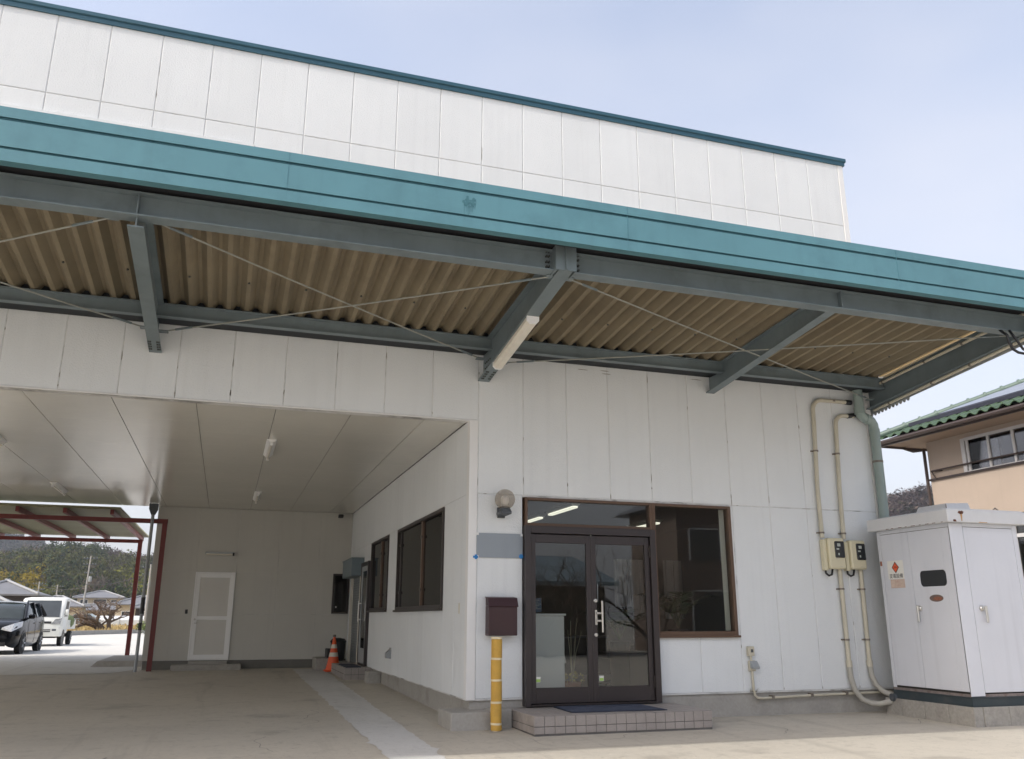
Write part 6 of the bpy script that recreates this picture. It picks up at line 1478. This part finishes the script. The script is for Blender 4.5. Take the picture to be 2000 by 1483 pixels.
def tile_mb():
    mb = MB(); n = 8; wd = .30; L2 = .34; V = []; F = []
    for k in range(n+1):
        s = k/n; y = -wd*s*1.04
        z = .055*math.sin(math.pi*min(1, s/.62))if s < .62 else -.018*math.sin(math.pi*(s-.62)/.38)
        V += [(0, y, z+.03), (L2, y, z+.03+SL*L2-.02), (0, y, z+.012), (L2, y, z+.012+SL*L2-.02)]
    for k in range(n): a, b_ = 4*k, 4*k+4; F += [(a, a+1, b_+1, b_), (a+2, b_+2, b_+3, a+3), (a, b_, b_+2, a+2)]
    mb.add(V, F); return mb
tm = tile_mb().mesh('tile', M_GRTILE, smooth=True, angle=50)
big = MB(); base_t = tile_mb()
for r_ in range(14):
    x = EX-.05+.30*r_; z = EZ+.0+SL*.30*r_
    y = EY+.02-.30*r_ - .0
    c = 0
    while y > HY0-.6:
        if r_ < 3 and y > 2.2: piece('tile', tm, (x, y, z), rf)
        else: big.add([(vx+x, vy+y, vz+z) for vx, vy, vz in base_t.v], base_t.f)
        y -= .30
o = part('roof_tiles', big, M_GRTILE, rf, True, 50); o['kind'] = 'stuff'
# hip ridge caps
a, b_ = Vector((EX-.05, EY+.05, EZ+.10)), Vector((EX+ridge, EY-ridge, rz(EX+ridge)+.10)); n = 17
for k in range(n):
    p, q = a+(b_-a)*(k/n), a+(b_-a)*((k+1)/n); m = MB(); d = (q-p)
    m.tube([p-d*.06, p+d*.08, p+d*.10, q], [.115, .115, .088, .088], 10); part('ridge_cap', m, M_GRRIDGE, rf, True, 50)
# solar panels
sp_ = thing('solar_panel', (15, 3, 6.4), 'flat solar panel array on the green tiled roof', 'solar panel')
def rp(x, y, dz): return (x, y, rz(x)+dz)
for i in range(2):
    x0, x1 = 13.62+i*1.0, 14.60+i*1.0
    for j in range(7):
        y1_ = 6.25-(x1-13.6)*1.0-j*1.62 + (1.6 if False else 0); y0_ = y1_-1.6
        if i == 0: y1_ += .0
        V = [rp(x0, y0_, .10), rp(x1, y0_, .10), rp(x1, y1_, .10), rp(x0, y1_ + (.9 if j == 0 else 0), .10)]; W2 = [(v[0], v[1], v[2]+.045) for v in V]
        m = MB(); m.add(V+W2, [(3, 2, 1, 0), (4, 5, 6, 7), (0, 1, 5, 4), (1, 2, 6, 5), (2, 3, 7, 6), (3, 0, 4, 7)]); pn = part('panel', m, M_SOLAR, sp_)
m = MB(); m.box(13.55, 13.615, -5, 7.1, rz(13.55)+.03, rz(13.55)+.125); part('front_rail', m, M_NAVY, sp_)
# plants by the lower window
t = thing('shrub', (13.4, 4.4, .05), 'dark green shrub at the right edge below the house window', 'shrub')
m = MB(); rs = random.Random(77)
for k in range(9): leaf_cloud(m, (13.45+rs.uniform(-.2, .2), 3.9+rs.uniform(-.6, .6), .7+rs.uniform(-.4, .9)), .35, .35, .4, 120, .06, rs)
part('foliage', m, paint('shrub_leaf', (.05, .085, .028), .6, var=.4, vscale=5), t)
m = MB(); m.tube([(13.45, 3.9, 0), (13.45, 3.9, 1.0)], .04, 6); part('stem', m, M_BARK, t)
# black cable looped from the canopy corner
m = MB(); m.tube([(5.62, -2.82, 4.51), (5.63, -2.9, 4.42), (5.645, -2.9, 4.33), (5.68, -2.9, 4.255), (5.75, -2.91, 4.215), (5.84, -2.92, 4.205), (5.95, -2.95, 4.22), (6.15, -3.0, 4.28), (6.4, -3.05, 4.40), (6.7, -3.1, 4.62)], .016, 8); m.tube([(5.72, -2.86, 4.505), (5.76, -2.9, 4.38), (5.82, -2.92, 4.26), (5.90, -2.94, 4.215)], .015, 8)
solo('hanging_cable', m, M_DARK, 'black cable looping down from the right front corner of the canopy', 'cable', smooth=True, base=(6.2, -2.95, 4.4))
# conduits along the end channel
for i, (x, dz, lb) in enumerate(((6.03, -.028, 'upper pale conduit clipped along the end channel of the canopy'), (6.075, -.024, 'lower pale conduit clipped along the outer edge of the end channel'))):
    t = thing('edge_conduit', (x, -1.4, 4.4), lb, 'conduit')
    z0, z1 = (4.50, 4.74) if i == 0 else (4.21+dz, 4.50+dz)
    p, q = Vector((x-.035 if i == 0 else x, -.1, z0)), Vector((x-.035 if i == 0 else x, -2.85, z1))
    m = MB(); m.tube([p, q], .020, 10); part('pipe', m, M_COND, t, True, 50)
    for s in (.12, .42, .66, .9):
        c = p+(q-p)*s; d = (q-p).normalized(); m = MB(); m.tube([c-d*.015, c+d*.015], .025, 10); part('clip', m, M_CLAMP, t)

# ------------------------------------------------------------------ across the street (seen only as reflections in the glass)
M_OLDWALL = paint('brown_slat_wall', (.17, .14, .10), .8, var=.15, vscale=2)
M_BLUEROOF = paint('blue_grey_metal_roof', (.25, .32, .35), .45, var=.08)
t = thing('street_shed', (8.5, -22, 0), 'low brown slatted shed with blue grey metal roof across the street', 'shed')
z0 = gz(0, -22)
m = MB(); m.box(4.0, 11.6, -26, -22.2, z0, 2.45); part('wall', m, M_OLDWALL, t)
for k in range(18): m = MB(); z = z0+.1+k*.135; m.prism([(-22.2, z), (-22.16, z), (-22.185, z+.12), (-22.2, z+.12)], 'x', 4.0, 11.6); part('slat', m, M_OLDWALL, t)
m = MB(); m.add([(3.6, -21.6, 2.45), (12.0, -21.6, 2.45), (12.0, -26.4, 3.75), (3.6, -26.4, 3.75), (3.6, -21.6, 2.60), (12.0, -21.6, 2.60), (12.0, -26.4, 3.90), (3.6, -26.4, 3.90)], [(0, 3, 2, 1), (4, 5, 6, 7), (0, 1, 5, 4), (1, 2, 6, 5), (2, 3, 7, 6), (3, 0, 4, 7)]); part('roof', m, M_BLUEROOF, t)
t = thing('street_house', (17, -24, 0), 'tall brown house with tiled roof across the street', 'house')
m = MB(); m.box(15.2, 23, -27, -22.5, z0, 5.9); part('wall', m, paint('brown_pink_stucco', (.20, .155, .13), .85, var=.06), t)
m = MB(); m.add([(14.6, -21.9, 5.9), (23.6, -21.9, 5.9), (23.6, -27.6, 5.9), (14.6, -27.6, 5.9), (17.2, -24.7, 7.4), (20.8, -24.7, 7.4)], [(3, 2, 1, 0), (0, 1, 5, 4), (1, 2, 5), (2, 3, 4, 5), (3, 0, 4)]); part('roof', m, M_TILEG, t)
bare_tree(8.6, -20.6, z0, 5.5, 15, 'bare tree in front of the shed across the street', None, .8, .018)
bare_tree(13.4, -21.4, z0, 5.0, 19, 'bare tree between the shed and the brown house across the street', None, .8, .018)
for x0, x1, z0_, z1_ in ((15.8, 17.2, 3.6, 4.9), (18.6, 20.6, 3.6, 4.9), (15.8, 17.6, .5, 2.3), (18.6, 20.4, .5, 2.3)):
    m = MB(); m.box(x0, x1, -22.52, -22.44, z0_, z1_); wd = part('window', m, paint('street_window', (.10, .095, .09), .15), t); m = MB(); m.box(x0-.06, x0, -22.5, -22.40, z0_, z1_); m.box(x1, x1+.06, -22.5, -22.40, z0_, z1_); m.box(x0, x1, -22.5, -22.40, z1_, z1_+.06); part('frame', m, M_SASH, wd)

# ------------------------------------------------------------------ hazy air
m = MB(); m.box(-930, 1230, -720, 1520, -4, 92)
hm = bpy.data.materials.new('haze_air'); hm.use_nodes = True; t_ = hm.node_tree; t_.nodes.clear()
o_ = t_.nodes.new('ShaderNodeOutputMaterial'); pv = t_.nodes.new('ShaderNodeVolumePrincipled'); pv.inputs['Color'].default_value = (.86, .91, 1.0, 1); pv.inputs['Density'].default_value = .00030; pv.inputs['Anisotropy'].default_value = .25
t_.links.new(pv.outputs[0], o_.inputs['Volume'])
tag(part('haze', m, hm, None), 'thin bluish spring haze filling the valley', 'haze', kind='stuff')
